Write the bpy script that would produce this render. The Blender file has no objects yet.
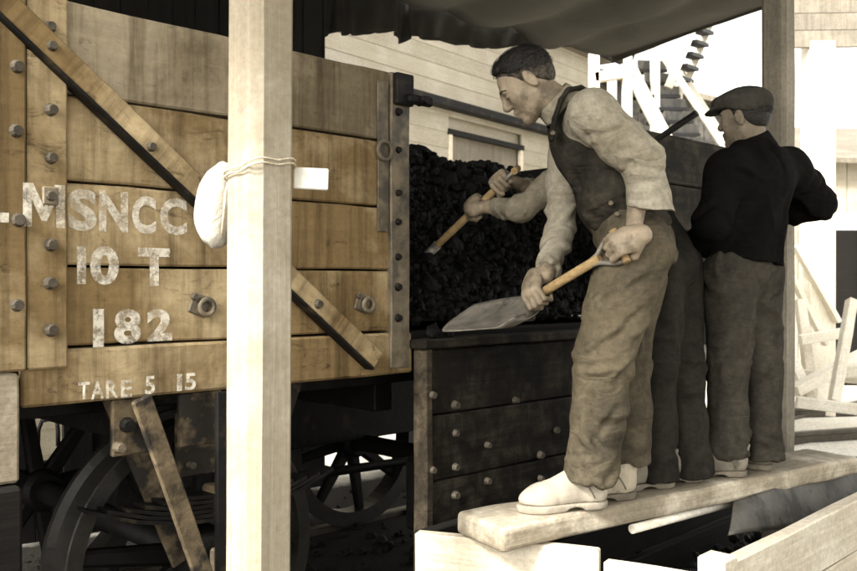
import bpy, bmesh, math, random
import numpy as np
from mathutils import Vector, Matrix

random.seed(7)
RNG = np.random.default_rng(11)
SC = bpy.context.scene
COL = SC.collection
R = math.radians

# ------------------------------------------------------------------ camera, sky, sun, exposure
EYE, FPX, CX, CY = 1.40, 900.0, 428.5, 285.5
cam_d = bpy.data.cameras.new('camera')
cam_d.sensor_width = 36.0
cam_d.lens = 36.0 * FPX / 857.0
cam_d.clip_start = 0.05
cam_d.clip_end = 900.0
cam_d.dof.use_dof = True
cam_d.dof.focus_distance = 3.2
cam_d.dof.aperture_fstop = 5.0
cam = bpy.data.objects.new('camera', cam_d)
cam.location = (0, 0, EYE)
cam.rotation_euler = (R(90), 0, 0)
COL.objects.link(cam)
SC.camera = cam

SUN_EL, SUN_AZ = R(40), R(221)        # azimuth clockwise from +Y (into the picture); the sun stands behind the camera, to the left
wd = bpy.data.worlds.new('World')
SC.world = wd
wd.use_nodes = True
nt = wd.node_tree
bg = nt.nodes['Background']
sky = nt.nodes.new('ShaderNodeTexSky')
sky.sky_type = 'NISHITA'
sky.sun_disc = False
sky.sun_elevation = SUN_EL
sky.sun_rotation = SUN_AZ
sky.air_density = 1.2
sky.dust_density = 4.0
hs = nt.nodes.new('ShaderNodeHueSaturation')
hs.inputs['Saturation'].default_value = 0.10
wm = nt.nodes.new('ShaderNodeMixRGB')
wm.blend_type = 'MULTIPLY'
wm.inputs[0].default_value = 1.0
wm.inputs[2].default_value = (1.0, 0.985, 0.945, 1)
nt.links.new(sky.outputs[0], hs.inputs['Color'])
nt.links.new(hs.outputs[0], wm.inputs[1])
nt.links.new(wm.outputs[0], bg.inputs['Color'])
bg.inputs['Strength'].default_value = 0.15

sl = bpy.data.lights.new('sun', 'SUN')
sl.energy = 2.0
sl.angle = R(9)
sl.color = (1.0, 0.97, 0.92)
sun = bpy.data.objects.new('sun', sl)
sd = Vector((math.sin(SUN_AZ) * math.cos(SUN_EL), math.cos(SUN_AZ) * math.cos(SUN_EL), math.sin(SUN_EL)))
sun.rotation_euler = sd.to_track_quat('Z', 'Y').to_euler()
sun.location = sd * 30
COL.objects.link(sun)

SC.view_settings.view_transform = 'Standard'
SC.view_settings.look = 'None'
SC.view_settings.gamma = 1.0
SC.view_settings.use_curve_mapping = False
SC.view_settings.exposure = 2.1
SC.cycles.use_denoising = True
SC.cycles.max_bounces = 8
SC.cycles.diffuse_bounces = 4

# ------------------------------------------------------------------ coordinates
def P(px, py, Z):
    """point seen at a place in the picture at depth Z (metres)"""
    return Vector(((px - CX) / FPX * Z, Z, EYE + (CY - py) / FPX * Z))
WX, WY = -0.06, 3.5
WD = Vector((0.716, 0.698, 0)).normalized()     # along the wagon
WN = Vector((-WD.y, WD.x, 0))                   # away from the camera
WROT = math.atan2(WD.y, WD.x)
def W(t, s, z):
    return Vector((WX, WY, 0)) + WD * t + WN * s + Vector((0, 0, z))
def tpx(px, s=0.0):
    k = (px - CX) / FPX
    ax, ay = WX + WN.x * s, WY + WN.y * s
    return (k * ay - ax) / (WD.x - k * WD.y)
def zpx(px, py, s=0.0):
    d = W(tpx(px, s), s, 0).y
    return EYE + (CY - py) / FPX * d

# ------------------------------------------------------------------ numpy noise
_tab = RNG.random((64, 64, 64)).astype(np.float32)
def vnoise(p):
    p = np.asarray(p, dtype=np.float32)
    i = np.floor(p).astype(int)
    f = p - i
    f = f * f * (3 - 2 * f)
    i &= 63
    j = (i + 1) & 63
    x0, y0, z0 = i[:, 0], i[:, 1], i[:, 2]
    x1, y1, z1 = j[:, 0], j[:, 1], j[:, 2]
    fx, fy, fz = f[:, 0], f[:, 1], f[:, 2]
    a = _tab[x0, y0, z0] * (1 - fx) + _tab[x1, y0, z0] * fx
    b = _tab[x0, y1, z0] * (1 - fx) + _tab[x1, y1, z0] * fx
    c = _tab[x0, y0, z1] * (1 - fx) + _tab[x1, y0, z1] * fx
    d = _tab[x0, y1, z1] * (1 - fx) + _tab[x1, y1, z1] * fx
    return (a * (1 - fy) + b * fy) * (1 - fz) + (c * (1 - fy) + d * fy) * fz

# ------------------------------------------------------------------ materials
MATS = {}
def _new(name, rough=0.85, spec=0.15):
    m = bpy.data.materials.new(name)
    m.use_nodes = True
    n = m.node_tree
    b = n.nodes['Principled BSDF']
    b.inputs['Roughness'].default_value = rough
    b.inputs['Specular IOR Level'].default_value = spec
    MATS[name] = m
    return m, n, b
def _noise(n, vec, scale, detail=5, rough=0.6, dist=0.0):
    t = n.nodes.new('ShaderNodeTexNoise')
    t.inputs['Scale'].default_value = scale
    t.inputs['Detail'].default_value = detail
    t.inputs['Roughness'].default_value = rough
    t.inputs['Distortion'].default_value = dist
    n.links.new(vec, t.inputs['Vector'])
    return t.outputs['Fac']
def _ramp(n, fac, stops):
    r = n.nodes.new('ShaderNodeValToRGB')
    e = r.color_ramp.elements
    while len(e) < len(stops):
        e.new(0.5)
    for k, (p, c) in enumerate(stops):
        e[k].position = p
        e[k].color = (c, c, c, 1) if isinstance(c, (int, float)) else tuple(c) + (1,)
    n.links.new(fac, r.inputs['Fac'])
    return r.outputs['Color']
def _mix(n, fac, a, b, mode='MIX'):
    m = n.nodes.new('ShaderNodeMixRGB')
    m.blend_type = mode
    for k, v in ((0, fac), (1, a), (2, b)):
        if isinstance(v, (int, float)):
            m.inputs[k].default_value = v if k == 0 else (v, v, v, 1)
        elif isinstance(v, (tuple, list)):
            m.inputs[k].default_value = tuple(v) + (1,)
        else:
            n.links.new(v, m.inputs[k])
    return m.outputs[0]
def _vec(n, scale=(1, 1, 1), rnd=7.0):
    tc = n.nodes.new('ShaderNodeTexCoord')
    mp = n.nodes.new('ShaderNodeMapping')
    mp.inputs['Scale'].default_value = scale
    oi = n.nodes.new('ShaderNodeObjectInfo')
    mu = n.nodes.new('ShaderNodeMath')
    mu.operation = 'MULTIPLY'
    mu.inputs[1].default_value = rnd
    n.links.new(oi.outputs['Random'], mu.inputs[0])
    n.links.new(tc.outputs['Object'], mp.inputs['Vector'])
    n.links.new(mu.outputs[0], mp.inputs['Location'])
    return mp.outputs['Vector'], oi.outputs['Random']
def _bump(n, b, h, strength=0.4, dist=0.01):
    bp = n.nodes.new('ShaderNodeBump')
    bp.inputs['Strength'].default_value = strength
    bp.inputs['Distance'].default_value = dist
    n.links.new(h, bp.inputs['Height'])
    n.links.new(bp.outputs[0], b.inputs['Normal'])

def wood(name, col, dark, grain=(1.2, 22, 22), stain=(0.5, 0.5, 0.5), stain_scale=2.2, stain_amt=0.6, streak=None, rough=0.85, vary=0.25, fine=0.28, bump=0.55, scuff=0.0):
    m, n, b = _new(name, rough)
    v, rnd = _vec(n, grain)
    g = _noise(n, v, 1.6, 8, 0.65, 0.6)
    base = _mix(n, _ramp(n, g, [(0.30, 0.0), (0.68, 1.0)]), dark, col)
    v2, _ = _vec(n, (1, 1, 1), 13.0)
    s = _noise(n, v2, stain_scale, 6, 0.65, 0.3)
    base = _mix(n, _ramp(n, s, [(0.45, stain_amt), (0.62, 0.0)]), base, _mix(n, 1.0, base, stain, 'MULTIPLY'))
    if streak:
        v3, _ = _vec(n, streak, 5.0)
        k = _noise(n, v3, 3.0, 5, 0.7)
        base = _mix(n, _ramp(n, k, [(0.46, 0.0), (0.70, 0.85)]), base, _mix(n, 1.0, base, (0.33, 0.30, 0.26), 'MULTIPLY'))
    if scuff:
        v4, _ = _vec(n, (1.0, 1.0, 2.6), 17.0)
        k = _noise(n, v4, 5.5, 9, 0.8, 0.8)
        base = _mix(n, _ramp(n, k, [(0.57, 0.0), (0.66, scuff)]), base, _mix(n, 1.0, base, (0.20, 0.17, 0.14), 'MULTIPLY'))
        k = _noise(n, v4, 2.4, 7, 0.75, 0.4)
        base = _mix(n, _ramp(n, k, [(0.56, 0.0), (0.70, scuff * 0.8)]), base, _mix(n, 1.0, base, (1.35, 1.35, 1.35), 'MULTIPLY'))
    f = _noise(n, v2, 55.0, 3, 0.7)
    base = _mix(n, fine, base, _mix(n, 1.0, base, _ramp(n, f, [(0.35, 0.45), (0.65, 1.35)]), 'MULTIPLY'))
    vv = n.nodes.new('ShaderNodeMapRange')
    vv.inputs['To Min'].default_value = 1 - vary
    vv.inputs['To Max'].default_value = 1 + vary
    n.links.new(rnd, vv.inputs['Value'])
    base = _mix(n, 1.0, base, vv.outputs[0], 'MULTIPLY')
    n.links.new(base, b.inputs['Base Color'])
    _bump(n, b, g, bump, 0.006)
    return m
def plain(name, col, var=0.3, scale=8.0, rough=0.8, bump=0.3, bdist=0.006, bscale=None, spec=0.2, metal=0.0, spots=None):
    m, n, b = _new(name, rough, spec)
    v, _ = _vec(n)
    a = _noise(n, v, scale, 6, 0.65)
    lo = tuple(c * (1 - var) for c in col)
    hi = tuple(min(1, c * (1 + var)) for c in col)
    c = _mix(n, _ramp(n, a, [(0.33, 0.0), (0.67, 1.0)]), lo, hi)
    if spots:
        q = _noise(n, v, spots[1], 4, 0.6)
        c = _mix(n, _ramp(n, q, [(spots[2], 0.0), (spots[2] + 0.1, spots[3])]), c, spots[0])
    n.links.new(c, b.inputs['Base Color'])
    b.inputs['Metallic'].default_value = metal
    h = _noise(n, v, bscale or scale * 5, 4, 0.6)
    _bump(n, b, h, bump, bdist)
    return m
def cloth(name, col, dirt, dirt_amt=0.6, scale=3.5, weave=260.0, wrinkle=0.4):
    m, n, b = _new(name, 0.95, 0.04)
    v, _ = _vec(n)
    a = _noise(n, v, scale, 7, 0.68, 0.4)
    c = _mix(n, _ramp(n, a, [(0.40, 0.0), (0.66, dirt_amt)]), col, dirt)
    f = _noise(n, v, 40.0, 4, 0.7)
    c = _mix(n, 0.55, c, _mix(n, 1.0, c, _ramp(n, f, [(0.3, 0.55), (0.7, 1.4)]), 'MULTIPLY'))
    n.links.new(c, b.inputs['Base Color'])
    w = _noise(n, v, weave, 2, 0.5)
    g = _noise(n, v, 22.0, 5, 0.6)
    mp = n.nodes.new('ShaderNodeMapping')
    mp.inputs['Rotation'].default_value = (R(24), R(-32), R(15))
    mp.inputs['Scale'].default_value = (1.0, 1.0, 2.3)
    n.links.new(v, mp.inputs['Vector'])
    hs_ = []
    for sc_ in (4.5, 11.0):
        q = _noise(n, mp.outputs[0], sc_, 2, 0.45, 0.9)
        hs_.append(_ramp(n, q, [(0.25, 0.9), (0.40, 0.62), (0.50, 0.25), (0.60, 0.62), (0.75, 0.9)]))
    big = n.nodes.new('ShaderNodeBump')
    big.inputs['Strength'].default_value = wrinkle
    big.inputs['Distance'].default_value = 0.022
    n.links.new(_mix(n, 0.33, hs_[0], hs_[1]), big.inputs['Height'])
    sm = n.nodes.new('ShaderNodeBump')
    sm.inputs['Strength'].default_value = 0.5
    sm.inputs['Distance'].default_value = 0.005
    n.links.new(_mix(n, 0.75, w, g), sm.inputs['Height'])
    n.links.new(big.outputs[0], sm.inputs['Normal'])
    n.links.new(sm.outputs[0], b.inputs['Normal'])
    return m

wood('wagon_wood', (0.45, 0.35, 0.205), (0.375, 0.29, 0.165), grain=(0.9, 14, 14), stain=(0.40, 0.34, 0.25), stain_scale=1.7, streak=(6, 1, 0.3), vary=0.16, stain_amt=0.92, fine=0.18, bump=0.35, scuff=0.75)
wood('wagon_wood_grey', (0.36, 0.30, 0.205), (0.29, 0.24, 0.165), grain=(0.9, 14, 14), stain=(0.36, 0.33, 0.28), stain_scale=1.7, streak=(6, 1, 0.3), vary=0.06, stain_amt=0.85, fine=0.18, bump=0.35, scuff=0.75)
wood('sooty_wood', (0.012, 0.0105, 0.0085), (0.006, 0.0053, 0.0044), stain_amt=0.4)
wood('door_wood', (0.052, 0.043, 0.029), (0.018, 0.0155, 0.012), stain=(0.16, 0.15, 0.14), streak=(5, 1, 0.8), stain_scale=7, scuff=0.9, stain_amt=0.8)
wood('door_edge_wood', (0.11, 0.084, 0.053), (0.035, 0.028, 0.019), stain=(0.25, 0.25, 0.25), stain_scale=5, stain_amt=0.8)
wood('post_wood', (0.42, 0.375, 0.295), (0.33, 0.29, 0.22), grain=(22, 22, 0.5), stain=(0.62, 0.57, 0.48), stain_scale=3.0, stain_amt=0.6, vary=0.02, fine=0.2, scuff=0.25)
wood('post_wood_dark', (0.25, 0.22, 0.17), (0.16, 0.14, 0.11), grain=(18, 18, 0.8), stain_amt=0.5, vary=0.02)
wood('white_wood', (0.74, 0.70, 0.60), (0.60, 0.55, 0.46), stain=(0.8, 0.76, 0.68), stain_amt=0.5, vary=0.06)
wood('pale_board', (0.68, 0.62, 0.50), (0.52, 0.46, 0.36), stain=(0.75, 0.7, 0.62), stain_amt=0.6, vary=0.08)
wood('plank_wood', (0.56, 0.50, 0.39), (0.38, 0.33, 0.25), stain=(0.40, 0.37, 0.32), stain_scale=4, stain_amt=0.8, vary=0.03)
wood('weatherboard', (0.40, 0.365, 0.295), (0.33, 0.30, 0.24), stain=(0.8, 0.77, 0.7), vary=0.05)
wood('handle_wood', (0.48, 0.34, 0.17), (0.30, 0.20, 0.09), grain=(3, 60, 60), stain_amt=0.4, vary=0.05)
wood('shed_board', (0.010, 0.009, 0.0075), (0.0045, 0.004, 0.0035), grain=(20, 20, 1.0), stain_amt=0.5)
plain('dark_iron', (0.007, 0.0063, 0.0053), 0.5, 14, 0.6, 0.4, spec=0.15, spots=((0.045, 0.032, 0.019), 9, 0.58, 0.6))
plain('strap_iron', (0.12, 0.095, 0.06), 0.5, 14, 0.6, 0.4, spec=0.5, spots=((0.04, 0.035, 0.028), 9, 0.52, 0.8))
plain('bolt_iron', (0.065, 0.054, 0.039), 0.4, 30, 0.6, 0.3)
plain('bright_bolt', (0.30, 0.27, 0.21), 0.3, 30, 0.5, 0.3)
plain('rust_plate', (0.11, 0.082, 0.048), 0.6, 12, 0.7, 0.5, spots=((0.014, 0.012, 0.01), 7, 0.47, 0.95))
plain('wheel_iron', (0.006, 0.0055, 0.0048), 0.4, 12, 0.6, 0.3, spec=0.15)
plain('tyre_steel', (0.024, 0.022, 0.018), 0.3, 18, 0.4, 0.2, spec=0.4, metal=0.3)
plain('rail_steel', (0.07, 0.06, 0.045), 0.3, 18, 0.4, 0.2, spec=0.6, metal=0.5)
plain('coal', (0.0042, 0.0039, 0.0034), 0.6, 26, 0.6, 0.6, 0.01, spec=0.12)
plain('shovel_steel', (0.22, 0.20, 0.165), 0.45, 10, 0.55, 0.3, metal=0.35, spots=((0.05, 0.045, 0.038), 9, 0.56, 0.8))
plain('sheet_steel', (0.075, 0.069, 0.058), 0.35, 7, 0.6, 0.4, spots=((0.028, 0.025, 0.021), 6, 0.50, 0.85))
plain('sacking', (0.44, 0.41, 0.345), 0.1, 12, 0.9, 0.5, bscale=90)
plain('tag_white', (0.62, 0.59, 0.52), 0.06, 12, 0.8, 0.2)
plain('twine', (0.50, 0.44, 0.32), 0.3, 60, 0.9, 0.4)
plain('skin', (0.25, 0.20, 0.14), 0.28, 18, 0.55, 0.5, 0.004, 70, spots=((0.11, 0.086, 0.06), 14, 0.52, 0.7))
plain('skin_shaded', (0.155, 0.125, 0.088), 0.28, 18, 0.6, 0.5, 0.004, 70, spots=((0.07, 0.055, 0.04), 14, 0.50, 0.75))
plain('hair_short', (0.060, 0.050, 0.038), 0.5, 70, 0.8, 0.8, 0.004, 120, spots=((0.018, 0.015, 0.012), 50, 0.48, 0.8))
plain('skin_pale', (0.62, 0.53, 0.40), 0.12, 16, 0.62, 0.25, 0.003, 120, spots=((0.36, 0.30, 0.21), 22, 0.62, 0.5))
plain('hair_dark', (0.014, 0.012, 0.010), 0.5, 60, 0.65, 0.8, 0.006, 90, spec=0.3)
plain('eye', (0.10, 0.085, 0.07), 0.1, 12, 0.3, 0.05)
plain('boot_dusty', (0.34, 0.30, 0.235), 0.22, 9, 0.85, 0.35, spots=((0.40, 0.35, 0.26), 16, 0.60, 0.6))
plain('boot_grey', (0.17, 0.15, 0.115), 0.3, 9, 0.75, 0.35, spots=((0.05, 0.045, 0.035), 12, 0.55, 0.7))
plain('boot_tan', (0.38, 0.33, 0.245), 0.2, 9, 0.8, 0.35, spots=((0.10, 0.085, 0.06), 14, 0.55, 0.7))
plain('sole_dark', (0.14, 0.12, 0.09), 0.3, 14, 0.85, 0.3)
plain('sole_dusty', (0.28, 0.245, 0.19), 0.2, 14, 0.85, 0.3)
cloth('shirt_cloth', (0.30, 0.27, 0.21), (0.17, 0.145, 0.10), 0.75, 5)
cloth('bib_cloth_shaded', (0.017, 0.016, 0.0135), (0.058, 0.050, 0.036), 0.75, 4.0)  # same overalls as the trousers, with the bib's shade put into a darker colour
cloth('trouser_cloth', (0.112, 0.092, 0.060), (0.034, 0.030, 0.023), 0.9, 3.2)
cloth('dark_trousers', (0.013, 0.012, 0.010), (0.034, 0.030, 0.024), 0.7)
cloth('grey_trousers', (0.050, 0.044, 0.034), (0.018, 0.0165, 0.0135), 0.85, 4)
cloth('black_jacket', (0.0045, 0.0042, 0.0038), (0.008, 0.0075, 0.0065), 0.6)
cloth('cap_cloth', (0.050, 0.046, 0.038), (0.028, 0.026, 0.022), 0.6)
cloth('shirt_grey', (0.19, 0.165, 0.12), (0.11, 0.095, 0.07), 0.6)

# canvas: lets some of the daylight through
m, n, b = _new('tarpaulin_canvas', 0.95, 0.1)
v, _ = _vec(n)
a = _noise(n, v, 2.0, 6, 0.65)
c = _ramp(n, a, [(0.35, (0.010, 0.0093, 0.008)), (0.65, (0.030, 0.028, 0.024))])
n.links.new(c, b.inputs['Base Color'])
tr = n.nodes.new('ShaderNodeBsdfTranslucent')
tr.inputs['Color'].default_value = (0.12, 0.113, 0.098, 1)
ms = n.nodes.new('ShaderNodeMixShader')
ms.inputs[0].default_value = 0.25
n.links.new(b.outputs[0], ms.inputs[1])
n.links.new(tr.outputs[0], ms.inputs[2])
n.links.new(ms.outputs[0], n.nodes['Material Output'].inputs['Surface'])
_bump(n, b, _noise(n, v, 14, 4), 0.6, 0.02)

m, n, b = _new('canvas_pale', 0.95, 0.05)
v, _ = _vec(n)
a = _noise(n, v, 1.6, 6, 0.65)
n.links.new(_ramp(n, a, [(0.35, (0.022, 0.020, 0.017)), (0.65, (0.055, 0.050, 0.043))]), b.inputs['Base Color'])
tr = n.nodes.new('ShaderNodeBsdfTranslucent')
tr.inputs['Color'].default_value = (0.26, 0.245, 0.21, 1)
ms = n.nodes.new('ShaderNodeMixShader')
ms.inputs[0].default_value = 0.35
n.links.new(b.outputs[0], ms.inputs[1]); n.links.new(tr.outputs[0], ms.inputs[2])
n.links.new(ms.outputs[0], n.nodes['Material Output'].inputs['Surface'])
_bump(n, b, _noise(n, v, 9, 4), 0.6, 0.03)

# worn white lettering: patches of the paint have gone and the wood shows
m, n, b = _new('letter_paint', 0.8, 0.2)
v, _ = _vec(n)
b.inputs['Base Color'].default_value = (0.74, 0.69, 0.58, 1)
a = _noise(n, v, 26, 6, 0.75)
tp = n.nodes.new('ShaderNodeBsdfTransparent')
ms = n.nodes.new('ShaderNodeMixShader')
n.links.new(_ramp(n, a, [(0.40, 0.15), (0.63, 0.88)]), ms.inputs[0])
n.links.new(tp.outputs[0], ms.inputs[1])
n.links.new(b.outputs[0], ms.inputs[2])
n.links.new(ms.outputs[0], n.nodes['Material Output'].inputs['Surface'])
m2 = m.copy(); m2.name = 'letter_paint_faded'; MATS['letter_paint_faded'] = m2
for nd in m2.node_tree.nodes:
    if nd.type == 'VALTORGB':
        nd.color_ramp.elements[0].color = (0.2, 0.2, 0.2, 1)
        nd.color_ramp.elements[0].position = 0.42
        nd.color_ramp.elements[1].color = (0.85, 0.85, 0.85, 1)
        nd.color_ramp.elements[1].position = 0.58

# ground: pale trodden ballast, blackened by coal dust round the wagon; dark area widened towards the camera to cut bounced light
m, n, b = _new('ground_earth', 0.95, 0.15)
tc = n.nodes.new('ShaderNodeTexCoord')
gv = tc.outputs['Object']
a = _noise(n, gv, 3.0, 8, 0.7)
f = _noise(n, gv, 38.0, 4, 0.7)
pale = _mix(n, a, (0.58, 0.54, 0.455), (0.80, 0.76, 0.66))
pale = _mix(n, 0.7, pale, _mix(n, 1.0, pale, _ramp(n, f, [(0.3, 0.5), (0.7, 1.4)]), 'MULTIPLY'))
mp = n.nodes.new('ShaderNodeMapping')
mp.vector_type = 'TEXTURE'
mp.inputs['Location'].default_value = (WX, WY, 0)
mp.inputs['Rotation'].default_value = (0, 0, WROT)
n.links.new(gv, mp.inputs['Vector'])
sx = n.nodes.new('ShaderNodeSeparateXYZ')
n.links.new(mp.outputs[0], sx.inputs[0])
def _m(op, x, y=None):
    q = n.nodes.new('ShaderNodeMath'); q.operation = op
    for k, val in ((0, x), (1, y)):
        if val is None: continue
        if isinstance(val, (int, float)): q.inputs[k].default_value = val
        else: n.links.new(val, q.inputs[k])
    return q.outputs[0]
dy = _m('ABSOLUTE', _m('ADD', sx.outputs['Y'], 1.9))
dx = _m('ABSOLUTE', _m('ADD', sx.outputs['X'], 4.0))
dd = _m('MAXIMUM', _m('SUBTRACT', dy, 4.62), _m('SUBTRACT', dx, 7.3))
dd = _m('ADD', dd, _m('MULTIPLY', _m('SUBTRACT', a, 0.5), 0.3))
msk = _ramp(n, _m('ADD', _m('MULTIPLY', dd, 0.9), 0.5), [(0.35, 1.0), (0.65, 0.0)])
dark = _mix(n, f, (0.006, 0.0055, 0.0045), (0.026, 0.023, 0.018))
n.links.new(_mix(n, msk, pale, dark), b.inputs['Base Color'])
_bump(n, b, f, 0.7, 0.02)

# ------------------------------------------------------------------ mesh helpers
def tag(o, label, cat, group=None, kind=None):
    if label: o['label'] = label
    if cat: o['category'] = cat
    if group: o['group'] = group
    if kind: o['kind'] = kind
    return o
def link(name, me, mat=None, parent=None, loc=None, rot=None):
    o = bpy.data.objects.new(name, me)
    if mat is not None:
        if me.materials: me.materials[0] = MATS[mat]
        else: me.materials.append(MATS[mat])
    COL.objects.link(o)
    if parent is not None: o.parent = parent
    if loc is not None: o.location = loc
    if rot is not None: o.rotation_euler = rot
    return o
def empty(name, loc=(0, 0, 0), rz=0.0):
    o = bpy.data.objects.new(name, None)
    o.empty_display_size = 0.2
    o.location = loc
    o.rotation_euler = (0, 0, rz)
    COL.objects.link(o)
    return o
def bm_mesh(bm, smooth=False):
    me = bpy.data.meshes.new('mesh')
    bm.to_mesh(me)
    bm.free()
    if smooth:
        for p in me.polygons: p.use_smooth = True
    return me
def box_mesh(sx, sy, sz, bevel=0.004, segs=0, jit=0.0, bseg=1):
    """box about its centre, edges worn; segs cuts it along its longest side so that jit can make it uneven"""
    bm = bmesh.new()
    bmesh.ops.create_cube(bm, size=1.0)
    bmesh.ops.scale(bm, vec=(sx, sy, sz), verts=bm.verts)
    if bevel > 0:
        bmesh.ops.bevel(bm, geom=list(bm.edges), offset=min(bevel, 0.4 * min(sx, sy, sz)), segments=bseg, profile=0.5, affect='EDGES')
    if segs:
        ax = max(range(3), key=lambda k: (sx, sy, sz)[k])
        L = (sx, sy, sz)[ax]
        for k in range(1, segs):
            co = Vector((0, 0, 0)); co[ax] = -L / 2 + L * k / segs
            no = Vector((0, 0, 0)); no[ax] = 1
            bmesh.ops.bisect_plane(bm, geom=list(bm.verts) + list(bm.edges) + list(bm.faces), plane_co=co, plane_no=no)
        off = random.random() * 50
        if jit:
            co = np.array([v.co[:] for v in bm.verts])
            q = co.copy(); q[:, ax] *= 6.0; q = q * np.array([7.0 if k != ax else 1.0 for k in range(3)]) + off
            d = np.stack([vnoise(q + 9.1 * k) - 0.5 for k in range(3)], 1) * 2 * jit
            for v, e in zip(bm.verts, d): v.co += Vector(e)
    return bm_mesh(bm)
def box(name, size, loc, mat, parent=None, rot=None, bevel=0.004, segs=0, jit=0.0, bseg=1):
    return link(name, box_mesh(*size, bevel, segs, jit, bseg), mat, parent, loc, rot)
def span(name, a, b, w, h, mat, parent=None, up=(0, 0, 1), bevel=0.004, segs=0, jit=0.0):
    """bar from a to b, w wide across and h along up"""
    a, b = Vector(a), Vector(b)
    x = (b - a).normalized()
    y = Vector(up).cross(x)
    if y.length < 1e-4: y = Vector((0, 1, 0)).cross(x)
    y.normalize()
    z = x.cross(y)
    o = link(name, box_mesh((b - a).length, w, h, bevel, segs, jit), mat, parent, (a + b) / 2)
    o.rotation_euler = Matrix((x, y, z)).transposed().to_euler()
    return o
def tube_bm(bm, pts, rad, n=10, cap=True):
    pts = [Vector(p) for p in pts]
    rads = rad if isinstance(rad, (list, tuple)) else [rad] * len(pts)
    rings = []
    prev = None
    for k, p in enumerate(pts):
        d = (pts[min(k + 1, len(pts) - 1)] - pts[max(k - 1, 0)]).normalized()
        if prev is None:
            u = d.orthogonal().normalized()
        else:
            u = (prev - d * prev.dot(d)).normalized()
        prev = u
        w = d.cross(u)
        rings.append([bm.verts.new(p + (u * math.cos(2 * math.pi * i / n) + w * math.sin(2 * math.pi * i / n)) * rads[k]) for i in range(n)])
    for r0, r1 in zip(rings, rings[1:]):
        for i in range(n):
            f = bm.faces.new((r0[i], r0[(i + 1) % n], r1[(i + 1) % n], r1[i])); f.smooth = True
    if cap:
        bm.faces.new(rings[0][::-1]); bm.faces.new(rings[-1])
def tube(name, pts, rad, mat, parent=None, n=10):
    bm = bmesh.new(); tube_bm(bm, pts, rad, n)
    return link(name, bm_mesh(bm), mat, parent)
def ring_mesh(R0, r, n=24, m=8):
    bm = bmesh.new()
    rows = []
    for i in range(n):
        a = 2 * math.pi * i / n
        rows.append([bm.verts.new(((R0 + r * math.cos(2 * math.pi * j / m)) * math.cos(a), r * math.sin(2 * math.pi * j / m), (R0 + r * math.cos(2 * math.pi * j / m)) * math.sin(a))) for j in range(m)])
    for i in range(n):
        for j in range(m):
            f = bm.faces.new((rows[i][j], rows[i][(j + 1) % m], rows[(i + 1) % n][(j + 1) % m], rows[(i + 1) % n][j])); f.smooth = True
    bmesh.ops.recalc_face_normals(bm, faces=bm.faces)
    return bm_mesh(bm)
def lathe_y(prof, n=40):
    """(radius, y) outline turned about the Y axis"""
    bm = bmesh.new()
    rows = [[bm.verts.new((r * math.cos(2 * math.pi * i / n), y, r * math.sin(2 * math.pi * i / n))) for i in range(n)] for r, y in prof]
    for k in range(len(rows)):
        r0, r1 = rows[k], rows[(k + 1) % len(rows)]
        for i in range(n):
            bm.faces.new((r0[i], r0[(i + 1) % n], r1[(i + 1) % n], r1[i]))
    bmesh.ops.recalc_face_normals(bm, faces=bm.faces)
    return bm_mesh(bm)
def np_mesh(V, Q, smooth=True):
    me = bpy.data.meshes.new('mesh')
    V = np.asarray(V, np.float32); Q = np.asarray(Q, np.int32)
    k = Q.shape[1]
    me.vertices.add(len(V)); me.vertices.foreach_set('co', V.ravel())
    me.loops.add(Q.size); me.loops.foreach_set('vertex_index', Q.ravel())
    me.polygons.add(len(Q)); me.polygons.foreach_set('loop_start', np.arange(0, Q.size, k, dtype=np.int32))
    me.update(calc_edges=True)
    me.polygons.foreach_set('use_smooth', np.full(len(Q), smooth))
    me.validate()
    return me
_bolt = {}
def bolt_mesh(r, h):
    key = (round(r, 4), round(h, 4))
    if key not in _bolt:
        bm = bmesh.new()
        bmesh.ops.create_cone(bm, cap_ends=True, segments=10, radius1=r, radius2=r * 0.72, depth=h)
        bmesh.ops.rotate(bm, verts=bm.verts, cent=(0, 0, 0), matrix=Matrix.Rotation(R(90), 3, 'X'))
        _bolt[key] = bm_mesh(bm)
    return _bolt[key]

# ------------------------------------------------------------------ the ground, the track
def sym(vals): return np.array(sorted(set([-v for v in vals] + list(vals))))
gx = sym([0, .15, .3, .45, .6, .8, 1, 1.2, 1.5, 1.8, 2.2, 2.6, 3, 3.5, 4, 5, 6, 7.5, 9, 12, 16, 22, 30, 45, 70, 110, 180, 300])
gy = gx + 4.0
GX, GY = np.meshgrid(gx, gy, indexing='ij')
gp = np.stack([GX.ravel(), GY.ravel(), np.zeros(GX.size)], 1)
gz = (vnoise(gp * 1.7 + 5) - 0.5) * 0.05 - 0.05
V = np.stack([gp[:, 0], gp[:, 1], gz], 1)
ni, nj = GX.shape
I = np.arange(ni * nj).reshape(ni, nj)
Q = np.stack([I[:-1, :-1], I[1:, :-1], I[1:, 1:], I[:-1, 1:]], -1).reshape(-1, 4)
tag(link('ground', np_mesh(V, Q), 'ground_earth'), 'trodden earth, black with coal dust under the wagon and pale beyond', 'ground', kind='structure')

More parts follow.
